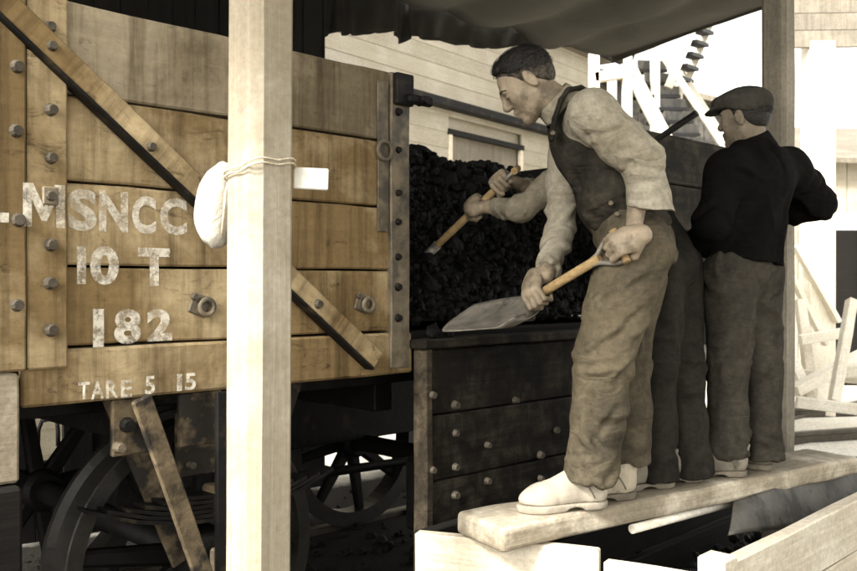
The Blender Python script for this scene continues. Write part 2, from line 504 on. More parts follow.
def rail_mesh(L):
    prof = [(-.06, 0), (.06, 0), (.06, .012), (.012, .03), (.012, .09), (.032, .1), (.032, .128), (.024, .136), (-.024, .136), (-.032, .128), (-.032, .1), (-.012, .09), (-.012, .03), (-.06, .012)]
    bm = bmesh.new()
    a = [bm.verts.new((-L / 2, y, z)) for y, z in prof]
    b = [bm.verts.new((L / 2, y, z)) for y, z in prof]
    k = len(prof)
    for i in range(k): bm.faces.new((a[i], a[(i + 1) % k], b[(i + 1) % k], b[i]))
    bm.faces.new(a[::-1]); bm.faces.new(b)
    bmesh.ops.recalc_face_normals(bm, faces=bm.faces)
    return bm_mesh(bm)
S_NEAR, S_FAR = 0.27, 1.65
RAIL_TOP = 0.0
track = empty('railway_track', W(0.5, 0, -0.14), WROT)
tag(track, 'iron rails on dark sleepers under the coal wagon', 'railway track')
for s in (S_NEAR, S_FAR):
    link('rail', rail_mesh(26), 'rail_steel', track, (0, s, 0))
for k in range(18):
    box('sleeper', (.24, 2.5, .12), (-5.2 + k * .72 + random.uniform(-.03, .03), .96, -.055), 'sooty_wood', track, (0, 0, random.uniform(-.03, .03)), .012)
# the siding in the sunshine, seen at the right beyond the second post
sid = empty('siding_track', P(820, 424, 9.0) * 1.0, R(20))
sid.location.z = -0.07
tag(sid, 'sunlit siding rails crossing the pale yard at the right', 'railway track')
for s in (-.55, .75):
    link('rail', rail_mesh(12), 'rail_steel', sid, (2.5, s, 0))
for k in range(13):
    box('sleeper', (.24, 2.2, .1), (-2.6 + k * .75, .1, -.045), 'plank_wood', sid, (0, 0, random.uniform(-.03, .03)), .012)

# ------------------------------------------------------------------ coal wagon
wag = empty('coal_wagon', (WX, WY, 0), WROT)
tag(wag, 'open wooden coal wagon lettered in white, its side door let down', 'wagon')
T0, T1 = -2.3, 2.56
Zt = EYE + .812
JZ = [EYE + v for v in (.812, .545, .296, .056, -.175, -.335)]
DL, DR = -.035, 1.53                       # door opening
def wb(name, t0, t1, s0, s1, z0, z1, mat, parent=None, bevel=.005, segs=0, jit=0.0):
    return box(name, (t1 - t0, s1 - s0, z1 - z0), ((t0 + t1) / 2, (s0 + s1) / 2, (z0 + z1) / 2), mat, parent or wag, None, bevel, segs, jit)
for k in range(4):
    z1, z0 = JZ[k] - .004, JZ[k + 1] + .004
    ds = random.uniform(-.003, .003)
    wb('side_plank', T0, DL - .002, ds, .06, z0, z1, 'wagon_wood_grey' if k == 0 else 'wagon_wood', None, .006, 22, .003)
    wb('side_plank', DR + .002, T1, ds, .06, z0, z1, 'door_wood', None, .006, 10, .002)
    wb('far_side_plank', T0, T1, 1.86, 1.92, z0, z1, 'sooty_wood')
    for t in (T0, T1 - .06):
        wb('end_plank', t, t + .06, .062, 1.858, z0, z1, 'sooty_wood')
t20 = tpx(20)
kr = wb('kerb_rail', t20, DL + .02, -.012, .10, JZ[5], JZ[4] - .004, 'wagon_wood', None, .008, 22, .003)
wb('kerb_rail', DL + .024, T1, .005, .10, JZ[5], JZ[4] - .004, 'sooty_wood', None, .008)
wb('kerb_rail', T0, t20 - .03, .004, .10, JZ[5], JZ[4] - .004, 'sooty_wood', None, .008)
wb('kerb_rail', T0, T1, 1.82, 1.92, JZ[5], JZ[4] - .004, 'sooty_wood', None, .008)
for k in range(9):
    wb('floor_plank', T0 + k * .54, T0 + k * .54 + .535, .105, 1.815, JZ[4] - .09, JZ[4] - .03, 'sooty_wood')
wb('sole_bar', T0, T1, .24, .34, JZ[5] - .07, JZ[5] - .002, 'dark_iron')
wb('sole_bar', T0, T1, 1.56, 1.66, JZ[5] - .20, JZ[5] - .002, 'dark_iron')
for t in (T0, -1.0, .1, 1.2, T1 - .1):
    wb('cross_bearer', t, t + .1, .342, 1.558, JZ[5] - .20, JZ[5] - .004, 'dark_iron')
# the wide upright at the left, two boards with bolts
ua, ub, uc = tpx(-8, -.03), tpx(27, -.03), tpx(68, -.03)
zb = zpx(34, 370, -.03)
for a, b2, s0 in ((ua, ub - .002, -.034), (ub + .002, uc, -.030)):
    wb('upright', a, b2, s0, -.004, zb, Zt + .03, 'wagon_wood', None, .006, 14, .002)
def bolt(px, py, s, r=.017, h=.02, mat='bolt_iron', parent=None):
    o = link('bolt', bolt_mesh(r, h), None, parent or wag, (tpx(px, s), s - h / 2 + .002, zpx(px, py, s)))
    if not o.data.materials: o.data.materials.append(MATS[mat])
    q = random.uniform(.85, 1.12)
    o.scale = (q, random.uniform(.75, 1.1), q); o.rotation_euler = (random.uniform(-.08, .08), random.uniform(0, 6), random.uniform(-.08, .08))
    return o
for px, py in ((17, 67), (16, 131), (18, 220), (17, 305), (50, 27), (51, 110), (51, 158), (50, 196), (51, 245), (50, 283), (51, 330), (22, 14)):
    bolt(px, py, -.034, .019, .022)
# square washer under the bolt at the lettering
wb('washer_plate', tpx(50, -.034) - .022, tpx(50, -.034) + .022, -.041, -.031, zpx(50, 196, -.034) - .026, zpx(50, 196, -.034) + .026, 'strap_iron')
# diagonal brace
sA = -.03
pa = Vector((tpx(-36, sA), sA, zpx(-36, -34, sA))); pb = Vector((tpx(374, sA), sA, zpx(374, 360, sA)))
br = span('diagonal_brace', pa, pb, .056, .066, 'wagon_wood', wag, (0, 0, 1), .004, 20, .0015)
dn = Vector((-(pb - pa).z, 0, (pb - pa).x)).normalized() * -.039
span('brace_edge_shade', pa + dn + Vector((0, -.004, 0)), pb + dn + Vector((0, -.004, 0)), .05, .012, 'dark_iron', wag, (0, 0, 1), .003, 20, .001)  # dark strip standing in for the shadow along the brace's lower edge
for px, py in ((52, 46), (151, 147), (318, 304)):
    bolt(px, py, -.058, .017, .02)
# door post ironwork
wb('door_post', tpx(388), DL, -.02, .061, JZ[5] + .02, Zt - .004, 'strap_iron', None, .004, 12, .002)
for py in (112, 150, 193, 222, 257, 287, 318):
    bolt(398, py, -.02, .016, .016, 'dark_iron')
wb('strap', tpx(376), tpx(387) - .002, -.012, -.003, zpx(382, 232), zpx(382, 82), 'strap_iron', None, .002, 10, .002)
link('latch_ring', ring_mesh(.034, .008), 'strap_iron', wag, (tpx(381), -.022, zpx(381, 151)))
hk = empty('door_hook', (tpx(404), -.03, zpx(404, 100))); hk.parent = wag
link('hook_plate', box_mesh(.09, .03, .12, .006), 'dark_iron', hk, (-.03, .0, .03))
link('hook_bar', box_mesh(.13, .03, .035, .008), 'dark_iron', hk, (.035, -.02, -.005))
link('hook_pin', bolt_mesh(.02, .05), 'dark_iron', hk, (.045, -.03, -.005))
# label plates with rings
for px, py in ((199, 305), (362, 303)):
    e = empty('ring_plate', (tpx(px), -.004, zpx(px, py))); e.parent = wag
    o = link('plate', box_mesh(.066, .008, .066, .003), 'strap_iron', e, (0, 0, 0), (0, R(20), 0))
    link('ring', ring_mesh(.024, .009, 20, 8), 'strap_iron', e, (.018, -.014, -.006))
    link('bolt', bolt_mesh(.012, .014), 'bolt_iron', e, (-.022, -.01, .026))
# let-down door
door = empty('drop_door', (0, 0, 0)); door.parent = wag
dz1, dz0 = EYE - .245, EYE - 1.27
hh = (dz1 - dz0) / 4
for k in range(4):
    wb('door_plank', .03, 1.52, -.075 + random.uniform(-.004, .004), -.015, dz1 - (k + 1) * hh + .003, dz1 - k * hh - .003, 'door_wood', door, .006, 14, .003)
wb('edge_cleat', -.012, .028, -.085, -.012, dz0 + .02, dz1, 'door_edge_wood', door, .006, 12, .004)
for px, pys in ((455, (405, 433, 467, 495, 524)), (487, (481, 445)), (540, (455, 478)), (432, (395, 470)), (515, (400, 508)), (556, (430, 500))):
    for py in pys:
        o = bolt(px, py, -.084, .017, .02, 'bright_bolt', door)
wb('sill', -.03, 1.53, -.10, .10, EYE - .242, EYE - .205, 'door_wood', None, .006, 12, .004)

# lettering, painted on the planks
def glyph(ch, px0, px1, py0, py1, s=-.0055, mat='letter_paint', bold=.045):
    cu = bpy.data.curves.new('glyph', 'FONT')
    cu.body = ch; cu.size = 1.0; cu.offset = bold; cu.resolution_u = 4
    tmp = bpy.data.objects.new('glyph', cu); COL.objects.link(tmp)
    bpy.context.view_layer.update()
    dg = bpy.context.evaluated_depsgraph_get()
    me = bpy.data.meshes.new_from_object(tmp.evaluated_get(dg))
    bpy.data.objects.remove(tmp)
    co = np.array([v.co[:] for v in me.vertices])
    lo, hi = co.min(0), co.max(0)
    t0, t1 = tpx(px0, s), tpx(px1, s)
    pm = (px0 + px1) / 2
    z0, z1 = zpx(pm, py1, s), zpx(pm, py0, s)
    for v in me.vertices:
        u = (v.co.x - lo[0]) / (hi[0] - lo[0]) - .5
        w = (v.co.y - lo[1]) / (hi[1] - lo[1]) - .5
        v.co = (u * (t1 - t0), 0, w * (z1 - z0))
    me.materials.clear()
    return link('letter', me, mat, wag, ((t0 + t1) / 2, s, (z0 + z1) / 2))
SU = -.0375
glyph('L', -22, 9, 179, 222, SU)
mw, mh = tpx(65, SU) - tpx(23, SU), zpx(44, 184, SU) - zpx(44, 227, SU)
mo = [(0, 0), (0, 1), (.24, 1), (.5, .46), (.76, 1), (1, 1), (1, 0), (.79, 0), (.79, .62), (.56, .14), (.44, .14), (.21, .62), (.21, 0)]
bm = bmesh.new()
bm.faces.new([bm.verts.new(((x - .5) * mw, 0, (y - .5) * mh)) for x, y in mo][::-1])
bmesh.ops.triangulate(bm, faces=bm.faces)
link('letter', bm_mesh(bm), 'letter_paint', wag, ((tpx(23, SU) + tpx(65, SU)) / 2, SU + .001, (zpx(44, 184, SU) + zpx(44, 227, SU)) / 2))
for ch, a, b2, c, d in (('S', 68, 97, 189, 231), ('N', 99, 128, 191, 232), ('C', 132, 156, 196, 234), ('C', 160, 187, 198, 235)):
    glyph(ch, a, b2, c, d)
for ch, a, b2, c, d in (('1', 77, 86, 246, 284), ('0', 90, 119, 246, 285), ('T', 138, 170, 248, 286)):
    glyph(ch, a, b2, c, d, mat='letter_paint_faded')
for ch, a, b2, c, d in (('1', 93, 104, 309, 347), ('8', 114, 141, 309, 344), ('2', 147, 172, 309, 341)):
    glyph(ch, a, b2, c, d, mat='letter_paint_faded')
for ch, a, b2, c, d in (('T', 78, 90, 382, 399), ('A', 91, 104, 381, 399), ('R', 106, 118, 380, 398), ('E', 121, 132, 380, 397), ('5', 145, 155, 376, 394), ('1', 177, 182, 374, 391), ('5', 185, 196, 373, 390)):
    glyph(ch, a, b2, c, d, -.0185, 'letter_paint_faded', .02)

# wheels
HUBZ, WR = .47, .47
tyre_me = lathe_y([(WR - .055, -.055), (WR - .004, -.055), (WR, -.05), (WR + .004, .035), (WR + .03, .045), (WR + .03, .068), (WR - .055, .068)], 56)
hub_me = lathe_y([(.02, -.10), (.075, -.10), (.095, -.06), (.095, .06), (.075, .09), (.02, .09)], 28)
def spoke_mesh():
    bm = bmesh.new()
    vs = []
    for z, w, d in ((.08, .036, .03), (WR - .05, .026, .022)):
        vs.append([bm.verts.new((x * w, y * d, z)) for x, y in ((-1, -.6), (-.6, -1), (.6, -1), (1, -.6), (1, .6), (.6, 1), (-.6, 1), (-1, .6))])
    for i in range(8): bm.faces.new((vs[0][i], vs[0][(i + 1) % 8], vs[1][(i + 1) % 8], vs[1][i]))
    bmesh.ops.recalc_face_normals(bm, faces=bm.faces)
    return bm_mesh(bm)
sp_me = spoke_mesh(); sp_me.materials.append(MATS['wheel_iron'])
AX_L, AX_R = tpx(57, S_NEAR) + WR, 1.04
for t in (AX_L, AX_R):
    for s, flip in ((S_NEAR, 0), (S_FAR, 1)):
        wh = empty('wheel', (t, s, HUBZ), R(180) if flip else 0); wh.parent = wag
        link('tyre', tyre_me, 'tyre_steel', wh)
        link('hub', hub_me, 'wheel_iron', wh)
        for k in range(8):
            link('spoke', sp_me, None, wh, None, (0, R(45 * k + 9), 0))
    tube('axle', [(t, .1, HUBZ), (t, 1.85, HUBZ)], .05, 'wheel_iron', wag, 14)
# axle guards, boxes, springs (near side carry the picture, far side darken the view through the wheels)
def running_gear(t, s, side):
    g = empty('axle_guard', (t, s, 0)); g.parent = wag
    zt = JZ[5] - .003
    for x0, x1 in ((-.34, -.10), (.34, .10)):
        span('guard_leg', (x0, 0, zt), (x1, 0, HUBZ + .02), .016, .085, 'rust_plate', g, (1, 0, .2), .003)
    link('guard_plate', box_mesh(.24, .018, .22, .004), 'rust_plate', g, (0, .02, zt - .19))
    ab = link('axle_box', box_mesh(.20, .15, .19, .02, bseg=2), 'dark_iron', g, (0, side * .02, HUBZ + .02))
    link('box_lid', box_mesh(.13, .02, .11, .008), 'strap_iron', g, (0, side * .107, HUBZ + .02))
    for k in range(6):
        L = .92 - k * .12
        bm = bmesh.new()
        pts = [Vector((x * L / 2, side * .045, HUBZ + .15 + k * .016 + .10 * (x * L / .92) ** 2)) for x in (-1, -.66, -.33, 0, .33, .66, 1)]
        for w0, w1 in zip(pts, pts[1:]): pass
        rows = [[bm.verts.new(p + Vector((0, y, z))) for y, z in ((-.04, 0), (.04, 0), (.04, .0125), (-.04, .0125))] for p in pts]
        for a, b2 in zip(rows, rows[1:]):
            for i in range(4): bm.faces.new((a[i], a[(i + 1) % 4], b2[(i + 1) % 4], b2[i]))
        bm.faces.new(rows[0][::-1]); bm.faces.new(rows[-1])
        bmesh.ops.recalc_face_normals(bm, faces=bm.faces)
        link('spring_leaf', bm_mesh(bm), 'dark_iron', g)
    link('spring_buckle', box_mesh(.07, .1, .13, .01), 'rust_plate', g, (0, side * .045, HUBZ + .2))
    for x in (-.07, .07):
        for z in (zt - .11, zt - .26):
            link('bolt', bolt_mesh(.017, .02), None, g, (x, .0, z))
    return g
for t in (AX_L, AX_R):
    running_gear(t, S_NEAR - .12, -1)
wb('wheel_view_blocker', .45, 1.5, 1.50, 1.515, HUBZ + .03, JZ[5] - .2, 'dark_iron')  # plate added to block the bright view through the far wheel's upper half
# rusty bracket, brake lever and hangers under the kerb rail
wb('bracket_plate', tpx(112, .0), tpx(150, .0), .0, .02, zpx(130, 455, 0), JZ[5] - .003, 'rust_plate', None, .004, 6, .003)
bolt(126, 425, .0, .024, .03, 'dark_iron'); bolt(118, 447, .0, .02, .03, 'strap_iron'); bolt(140, 412, 0, .014, .02, 'strap_iron')
span('brake_lever', (tpx(141, -.06), -.06, zpx(141, 398, -.06)), (tpx(209, -.06), -.06, zpx(209, 590, -.06)), .02, .062, 'rust_plate', wag, (1, 0, .2), .004, 8, .002)
wb('lever_guide', tpx(214, -.03), tpx(226, -.03), -.05, -.03, zpx(220, 600, -.03), JZ[5] - .003, 'dark_iron', None, .004)
wb('bracket_plate', tpx(180, .02), tpx(222, .02), .02, .04, zpx(200, 445, .02), JZ[5] - .003, 'rust_plate', None, .004, 6, .003)
wb('brake_hanger', .34, .40, .22, .25, .42, JZ[5] - .2, 'dark_iron')
wb('brake_block', .25, .36, .2, .33, .34, .66, 'dark_iron', None, .02)
tube('brake_rod', [(-.6, .8, .55), (1.0, .8, .5)], .022, 'dark_iron', wag)

# loose timber prop under the kerb rail at the left edge
pr = empty('timber_prop', W(tpx(4, -.02), -.02, 0), WROT)
tag(pr, 'weathered upright timber under the wagon corner at the left edge', 'timber')
z1 = zpx(8, 374, -.02); z0 = zpx(8, 484, -.02)
a0, a1 = tpx(-30, -.02) - tpx(4, -.02), tpx(18, -.02) - tpx(4, -.02)
box('upright_block', (a1 - a0, .08, z1 - z0), ((a0 + a1) / 2, .03, (z0 + z1) / 2), 'plank_wood', pr, None, .008, 6, .003)
box('footing_block', (a1 - a0 + .2, .2, z0 + .04), ((a0 + a1) / 2 - .1, .06, z0 / 2 - .024), 'sooty_wood', pr, None, .01)

# ------------------------------------------------------------------ coal
ICO = []
for k in range(8):
    bm = bmesh.new(); bmesh.ops.create_icosphere(bm, subdivisions=1, radius=1.0)
    for v in bm.verts: v.co *= random.uniform(.72, 1.15)
    sc = Vector((random.uniform(.8, 1.2), random.uniform(.7, 1.1), random.uniform(.6, .95)))
    for v in bm.verts: v.co = Vector(a * b for a, b in zip(v.co, sc))
    ICO.append((np.array([v.co[:] for v in bm.verts]), np.array([[v.index for v in f.verts] for f in bm.faces])))
    bm.free()
def lumps(points, sizes):
    Vs, Fs, off = [], [], 0
    for p, r in zip(points, sizes):
        v, f = ICO[random.randrange(8)]
        q = Matrix.Rotation(random.uniform(0, 6.28), 3, Vector((random.gauss(0, 1), random.gauss(0, 1), random.gauss(0, 1))).normalized())
        Vs.append(v @ np.array(q).T * r + np.array(p)); Fs.append(f + off); off += len(v)
    return np.concatenate(Vs), np.concatenate(Fs)
def coal_h(t, s):
    """height of the coal above the wagon floor at (t, s): heaped, sloping down to the open door"""
    top = 0.845 + .05 * np.cos(t * 2.4 - .3) + .035 * np.sin(s * 5 + t * 4) + .025 * np.sin(t * 13 + s * 7)
    slope = .02 + 1.35 * np.maximum(s - .02, 0) + .06 * np.sin(t * 7) * s
    edge = np.maximum(np.maximum(DL + .0 - t, t - DR), 0) * 3.0
    return np.minimum(top, slope + edge)
tt, ss = np.linspace(T0 + .08, T1 - .08, 60), np.linspace(.07, 1.84, 34)
TT, SS = np.meshgrid(tt, ss, indexing='ij')
ZF = JZ[4] - .03
H = ZF + coal_h(TT.ravel(), SS.ravel()) - .03
Vb = np.stack([TT.ravel(), SS.ravel(), H], 1)
I = np.arange(TT.size).reshape(TT.shape)
Qb = np.stack([I[:-1, :-1], I[1:, :-1], I[1:, 1:], I[:-1, 1:]], -1).reshape(-1, 4)
heap = tag(link('coal_heap', np_mesh(Vb, Qb), 'coal'), 'black coal heaped in the wagon behind the open door', 'coal', kind='stuff')
heap.location = (WX, WY, 0); heap.rotation_euler = (0, 0, WROT)
N = 7500
lt = RNG.uniform(DL - .35, DR + .5, N); ls = RNG.uniform(.06, 1.5, N) ** 1.0
sz = RNG.uniform(.011, .034, N) * np.where(RNG.random(N) < .10, 1.6, np.where(RNG.random(N) < .4, .6, 1.0))
lz = ZF + coal_h(lt, ls) - .02 + RNG.uniform(-.01, .02, N)
LV, LF = lumps(np.stack([lt, ls, lz], 1), sz)
lo = tag(link('coal_lumps', np_mesh(LV, LF, False), 'coal'), 'broken lumps of coal covering the heap in the wagon', 'coal', kind='stuff')
lo.location = (WX, WY, 0); lo.rotation_euler = (0, 0, WROT)
# two lumps on the sill by the door post
for (px, py, r), lb in zip(((432, 336, .038), (449, 337, .03)), ('larger coal lump on the wagon sill beside the door post', 'smaller coal lump on the wagon sill under the shovel blade')):
    v, f = lumps([(0, 0, 0)], [r])
    o = tag(link('coal_lump', np_mesh(v, f, False), 'coal'), lb, 'coal', 'coal lumps on the sill')
    o.location = W(tpx(px, -.05), -.05, EYE - .205 + r * .6)
# spilt coal on the ground
N = 900
lt = RNG.uniform(-3.2, 3.2, N); ls = RNG.uniform(-1.2, 2.4, N)
LV, LF = lumps(np.stack([lt, ls, np.full(N, -.04)], 1), RNG.uniform(.01, .045, N))
o = tag(link('spilt_coal', np_mesh(LV, LF, False), 'coal'), 'coal spilt over the ground round the track', 'coal', kind='stuff')
o.location = (WX, WY, 0); o.rotation_euler = (0, 0, WROT)

# ------------------------------------------------------------------ roof on posts, boarded wall, hanging canvas
RZ = EYE + 2.34
EDGE_S = -5.4  # near edge carried out of view behind the camera to cut frontal fill
roof = empty('canopy_roof', W(0, 0, 0), WROT)
tag(roof, 'dark boarded canopy roof over the wagon and the men', 'roof')
k = 0
s = EDGE_S
while s < 2.7:
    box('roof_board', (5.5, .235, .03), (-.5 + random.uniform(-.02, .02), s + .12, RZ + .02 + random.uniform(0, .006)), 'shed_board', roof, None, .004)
    s += .24
for t in (-3.1, -1.05, .5, 2.05):
    box('rafter', (.09, 8.0, .15), (t, -1.33, RZ - .08), 'sooty_wood', roof, None, .008)
wall = empty('boarded_wall', W(0, 2.66, 0), WROT)
tag(wall, 'black boarded wall standing behind the wagon', 'wall')
t = -5.0
tE = tpx(324, 2.66)
hole = (tpx(35, 2.66), tpx(62, 2.66)); hz = (zpx(48, 460, 2.66), zpx(48, 415, 2.66))
while t < tE:
    w = min(.17 + random.uniform(-.01, .01), tE - t + .001)
    if t < hole[0] < t + w: w = hole[0] - t
    top = RZ - .16 - random.uniform(0, .02)
    if abs(t - hole[0]) < .002:
        w = hole[1] - hole[0]
        box('board', (w - .004, .025, hz[0] + .06), (t + w / 2, 0, (hz[0] - .06) / 2), 'shed_board', wall, None, .003)
        box('board', (w - .004, .025, top - hz[1]), (t + w / 2, 0, (top + hz[1]) / 2), 'shed_board', wall, None, .003)
    else:
        box('board', (w - .004, .025, top + .06), (t + w / 2, random.uniform(-.004, .004), (top - .06) / 2), 'shed_board', wall, None, .003)
    t += w
# a bent iron loop hanging in the gap of the wall
lp = tube('iron_loop', [P(38, 452, 5.0), P(38.5, 430, 5.0), P(42, 421, 5.0), P(50, 419, 5.0), P(57, 420, 5.0), P(58, 432, 5.0), P(58, 446, 5.0)], .012, 'dark_iron', None, 8)
tag(lp, 'bent iron loop seen against the bright gap under the wagon', 'iron loop')

def sheet(name, top, bot, mat, folds=.06, thick=.012, nv=10, seed=0.0):
    """a hanging sheet between an upper and a lower line (lists of points)"""
    n = len(top)
    V, Q = [], []
    for i in range(n):
        for j in range(nv + 1):
            f = j / nv
            p = Vector(top[i]).lerp(Vector(bot[i]), f)
            ph = math.sin(i * .55 + seed) * .6 + math.sin(i * 1.35 + f * 2 + seed) * .4
            V.append(p + WN * (folds * ph * f) )
    for i in range(n - 1):
        for j in range(nv):
            a = i * (nv + 1) + j
            Q.append((a, a + 1, a + nv + 2, a + nv + 1))
    o = link(name, np_mesh(np.array([v[:] for v in V]), np.array(Q)), mat)
    md = o.modifiers.new('thickness', 'SOLIDIFY'); md.thickness = thick
    return o
prof = [(325, 37), (331, 34), (336, 32), (342, 36), (352, 34), (366, 34), (380, 33), (394, 32), (399, 36), (403, 43), (407, 40), (411, 36), (424, 38), (440, 41), (455, 45), (470, 47), (485, 48), (500, 48), (520, 46), (540, 45), (560, 45), (580, 47), (600, 49), (612, 49)]
fine = []
for (x0, y0), (x1, y1) in zip(prof, prof[1:]):
    for k in range(3):
        fine.append((x0 + (x1 - x0) * k / 3, y0 + (y1 - y0) * k / 3 + random.uniform(-.6, .6)))
fine.append(prof[-1])
SV = 2.72
top = [W(tpx(x, SV), SV, RZ + .01) for x, y in fine]
bot = [W(tpx(x, SV), SV, zpx(x, y, SV)) for x, y in fine]
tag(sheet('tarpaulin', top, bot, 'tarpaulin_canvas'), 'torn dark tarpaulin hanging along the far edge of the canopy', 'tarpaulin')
tEnd = tpx(612, SV)
prof2 = [(2.72, 49), (2.4, 47), (2.0, 40), (1.6, 32), (1.2, 21), (.8, 10), (.3, -8), (-.3, -30), (-.9, -60)]
top, bot = [], []
for (s0, y0), (s1, y1) in zip(prof2, prof2[1:]):
    for k in range(4):
        s = s0 + (s1 - s0) * k / 4; y = y0 + (y1 - y0) * k / 4
        te = 4.83 + .286 * (s - .9)
        top.append(W(te, s, RZ + .01)); bot.append(W(te, s, RZ - .04 - .03 * max(0, (s - 1.7) / 1.0)))
tag(sheet('tarpaulin', top, bot, 'canvas_pale', .03, seed=2.0), 'grey tarpaulin edge lifting towards the light at the right', 'tarpaulin')

sV, sQ = [], []
NT, NS = 40, 24
for i in range(NT + 1):
    for j in range(NS + 1):
        s_ = -1.0 + 3.7 * j / NS; t = 2.12 + (4.83 + .286 * (s_ - .9) - 2.12) * i / NT
        sag = .10 * abs(math.sin(i * .31)) + .05 * math.sin(j * .5 + i * .2) ** 2
        sV.append(W(t, s_, RZ - .02 - sag * .8 * (1 if 0 < i < NT else .1) * min(1, (NT - i) / 12))[:])
for i in range(NT):
    for j in range(NS):
        a_ = i * (NS + 1) + j
        sQ.append((a_, a_ + 1, a_ + NS + 2, a_ + NS + 1))
o = link('canvas_ceiling', np_mesh(np.array(sV), np.array(sQ)), 'canvas_pale')
o.modifiers.new('thickness', 'SOLIDIFY').thickness = .01
tag(o, 'sagging grey canvas stretched under the canopy boards above the men', 'canvas')
def post_mesh(w, h, ch):
    """square post with chamfered arrises, its foot at the origin"""
    a = w / 2
    ring = [(-a + ch, -a), (a - ch, -a), (a, -a + ch), (a, a - ch), (a - ch, a), (-a + ch, a), (-a, a - ch), (-a, -a + ch)]
    bm = bmesh.new()
    n = 26
    rows = [[bm.verts.new((x, y, h * k / n)) for x, y in ring] for k in range(n + 1)]
    for r0, r1 in zip(rows, rows[1:]):
        for i in range(8): bm.faces.new((r0[i], r0[(i + 1) % 8], r1[(i + 1) % 8], r1[i]))
    bm.faces.new(rows[0][::-1]); bm.faces.new(rows[-1])
    co = np.array([v.co[:] for v in bm.verts]); off = random.random() * 20
    d = np.stack([vnoise(co * np.array([9, 9, 2.5]) + off + 3 * k) - .5 for k in range(2)], 1) * .006
    for v, e in zip(bm.verts, d): v.co.x += e[0]; v.co.y += e[1]
    return bm_mesh(bm)
p1 = P(257, CY, 2.4)
post1 = tag(link('timber_post', post_mesh(.142, RZ + .1, .026), 'post_wood', None, (p1.x, p1.y, -.09), (R(.0), R(.35), WROT + R(3))), 'pale chamfered timber post standing before the lettered wagon', 'post', 'posts carrying the canopy')
p2 = P(778, CY, 4.56)
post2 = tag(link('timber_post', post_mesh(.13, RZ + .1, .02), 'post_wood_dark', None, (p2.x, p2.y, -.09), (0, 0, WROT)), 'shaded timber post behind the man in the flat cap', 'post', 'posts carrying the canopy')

# sack tied to the post
def blob(name, c, rad, mat, seed=0.0, amp=.08, parent=None, sub=4, pinch=0.0):
    bm = bmesh.new(); bmesh.ops.create_icosphere(bm, subdivisions=sub, radius=1.0)
    co = np.array([v.co[:] for v in bm.verts])
    d = 1 + amp * 2 * (vnoise(co * 1.6 + 7 + seed) - .5) + amp * .8 * (vnoise(co * 4.3 + seed) - .5)
    co *= d[:, None]
    if pinch:
        th_ = np.arctan2(co[:, 1], co[:, 0]); co[:, :2] *= (1 + .05 * np.sin(9 * th_ + 2 * np.sin(3 * th_)) * np.clip(co[:, 2] + .2, 0, 1))[:, None]
        co[:, :2] *= np.where(co[:, 2] > .35, np.maximum(1 - pinch * (co[:, 2] - .35), .25), 1.0)[:, None]
    for v, q in zip(bm.verts, co): v.co = Vector((q[0] * rad[0], q[1] * rad[1], q[2] * rad[2]))
    return link(name, bm_mesh(bm, True), mat, parent, c)
sk = empty('sack', P(218, 205, 2.47))
tag(sk, 'small white sack tied to the pale post', 'sack')
blob('bag', (0, 0, 0), (.062, .06, .118), 'sacking', 3.0, .10, sk, 4, .3).rotation_euler = (0, R(6), 0)
tube('seam', [(.045, -.045, .08), (.035, -.06, .03), (.03, -.062, -.03), (.022, -.05, -.09)], .004, 'twine', sk, 6)
# twine round the post, with a white tag
tw = empty('twine_loop', P(260, 172, 2.4))
tag(tw, 'thin twine wound round the pale post', 'twine')
for k, dz in enumerate((0, .012)):
    pts = []
    for i in range(33):
        a = 2 * math.pi * i / 32
        q = .5 / max(abs(math.cos(a)), abs(math.sin(a)))
        q = min(q * .152, .094)
        v = Vector((math.cos(a) * q, math.sin(a) * q, dz + .018 * math.cos(a * 1 + 1.2) + .004 * math.sin(5 * a)))
        pts.append(Matrix.Rotation(WROT + R(3), 3, 'Z') @ v)
    tube('strand', pts, .0026, 'twine', tw, 6)
tg = box('white_tag', (.094, .02, .058), P(311, 179, 2.44), 'tag_white', None, (0, R(2), R(8)), .003)
tag(tg, 'small white block tied at the right of the pale post', 'tag')

# ------------------------------------------------------------------ scaffold plank, trough, odds and ends under it
PD = Vector((.82, .57, 0)).normalized(); PN = Vector((-PD.y, PD.x, 0)); PROT = math.atan2(PD.y, PD.x)
PTOP = EYE - .77
PO = Vector((.225, 2.85, 0))
def PL(v, w, z): return PO + PD * v + PN * w + Vector((0, 0, z))
pk = link('scaffold_plank', box_mesh(2.06, .26, .080, .018, 40, .007, 3), 'plank_wood', None, PL(1.05, .13, PTOP - .040), (0, R(0), PROT))
tag(pk, 'thick worn scaffold plank the three men stand on', 'plank')

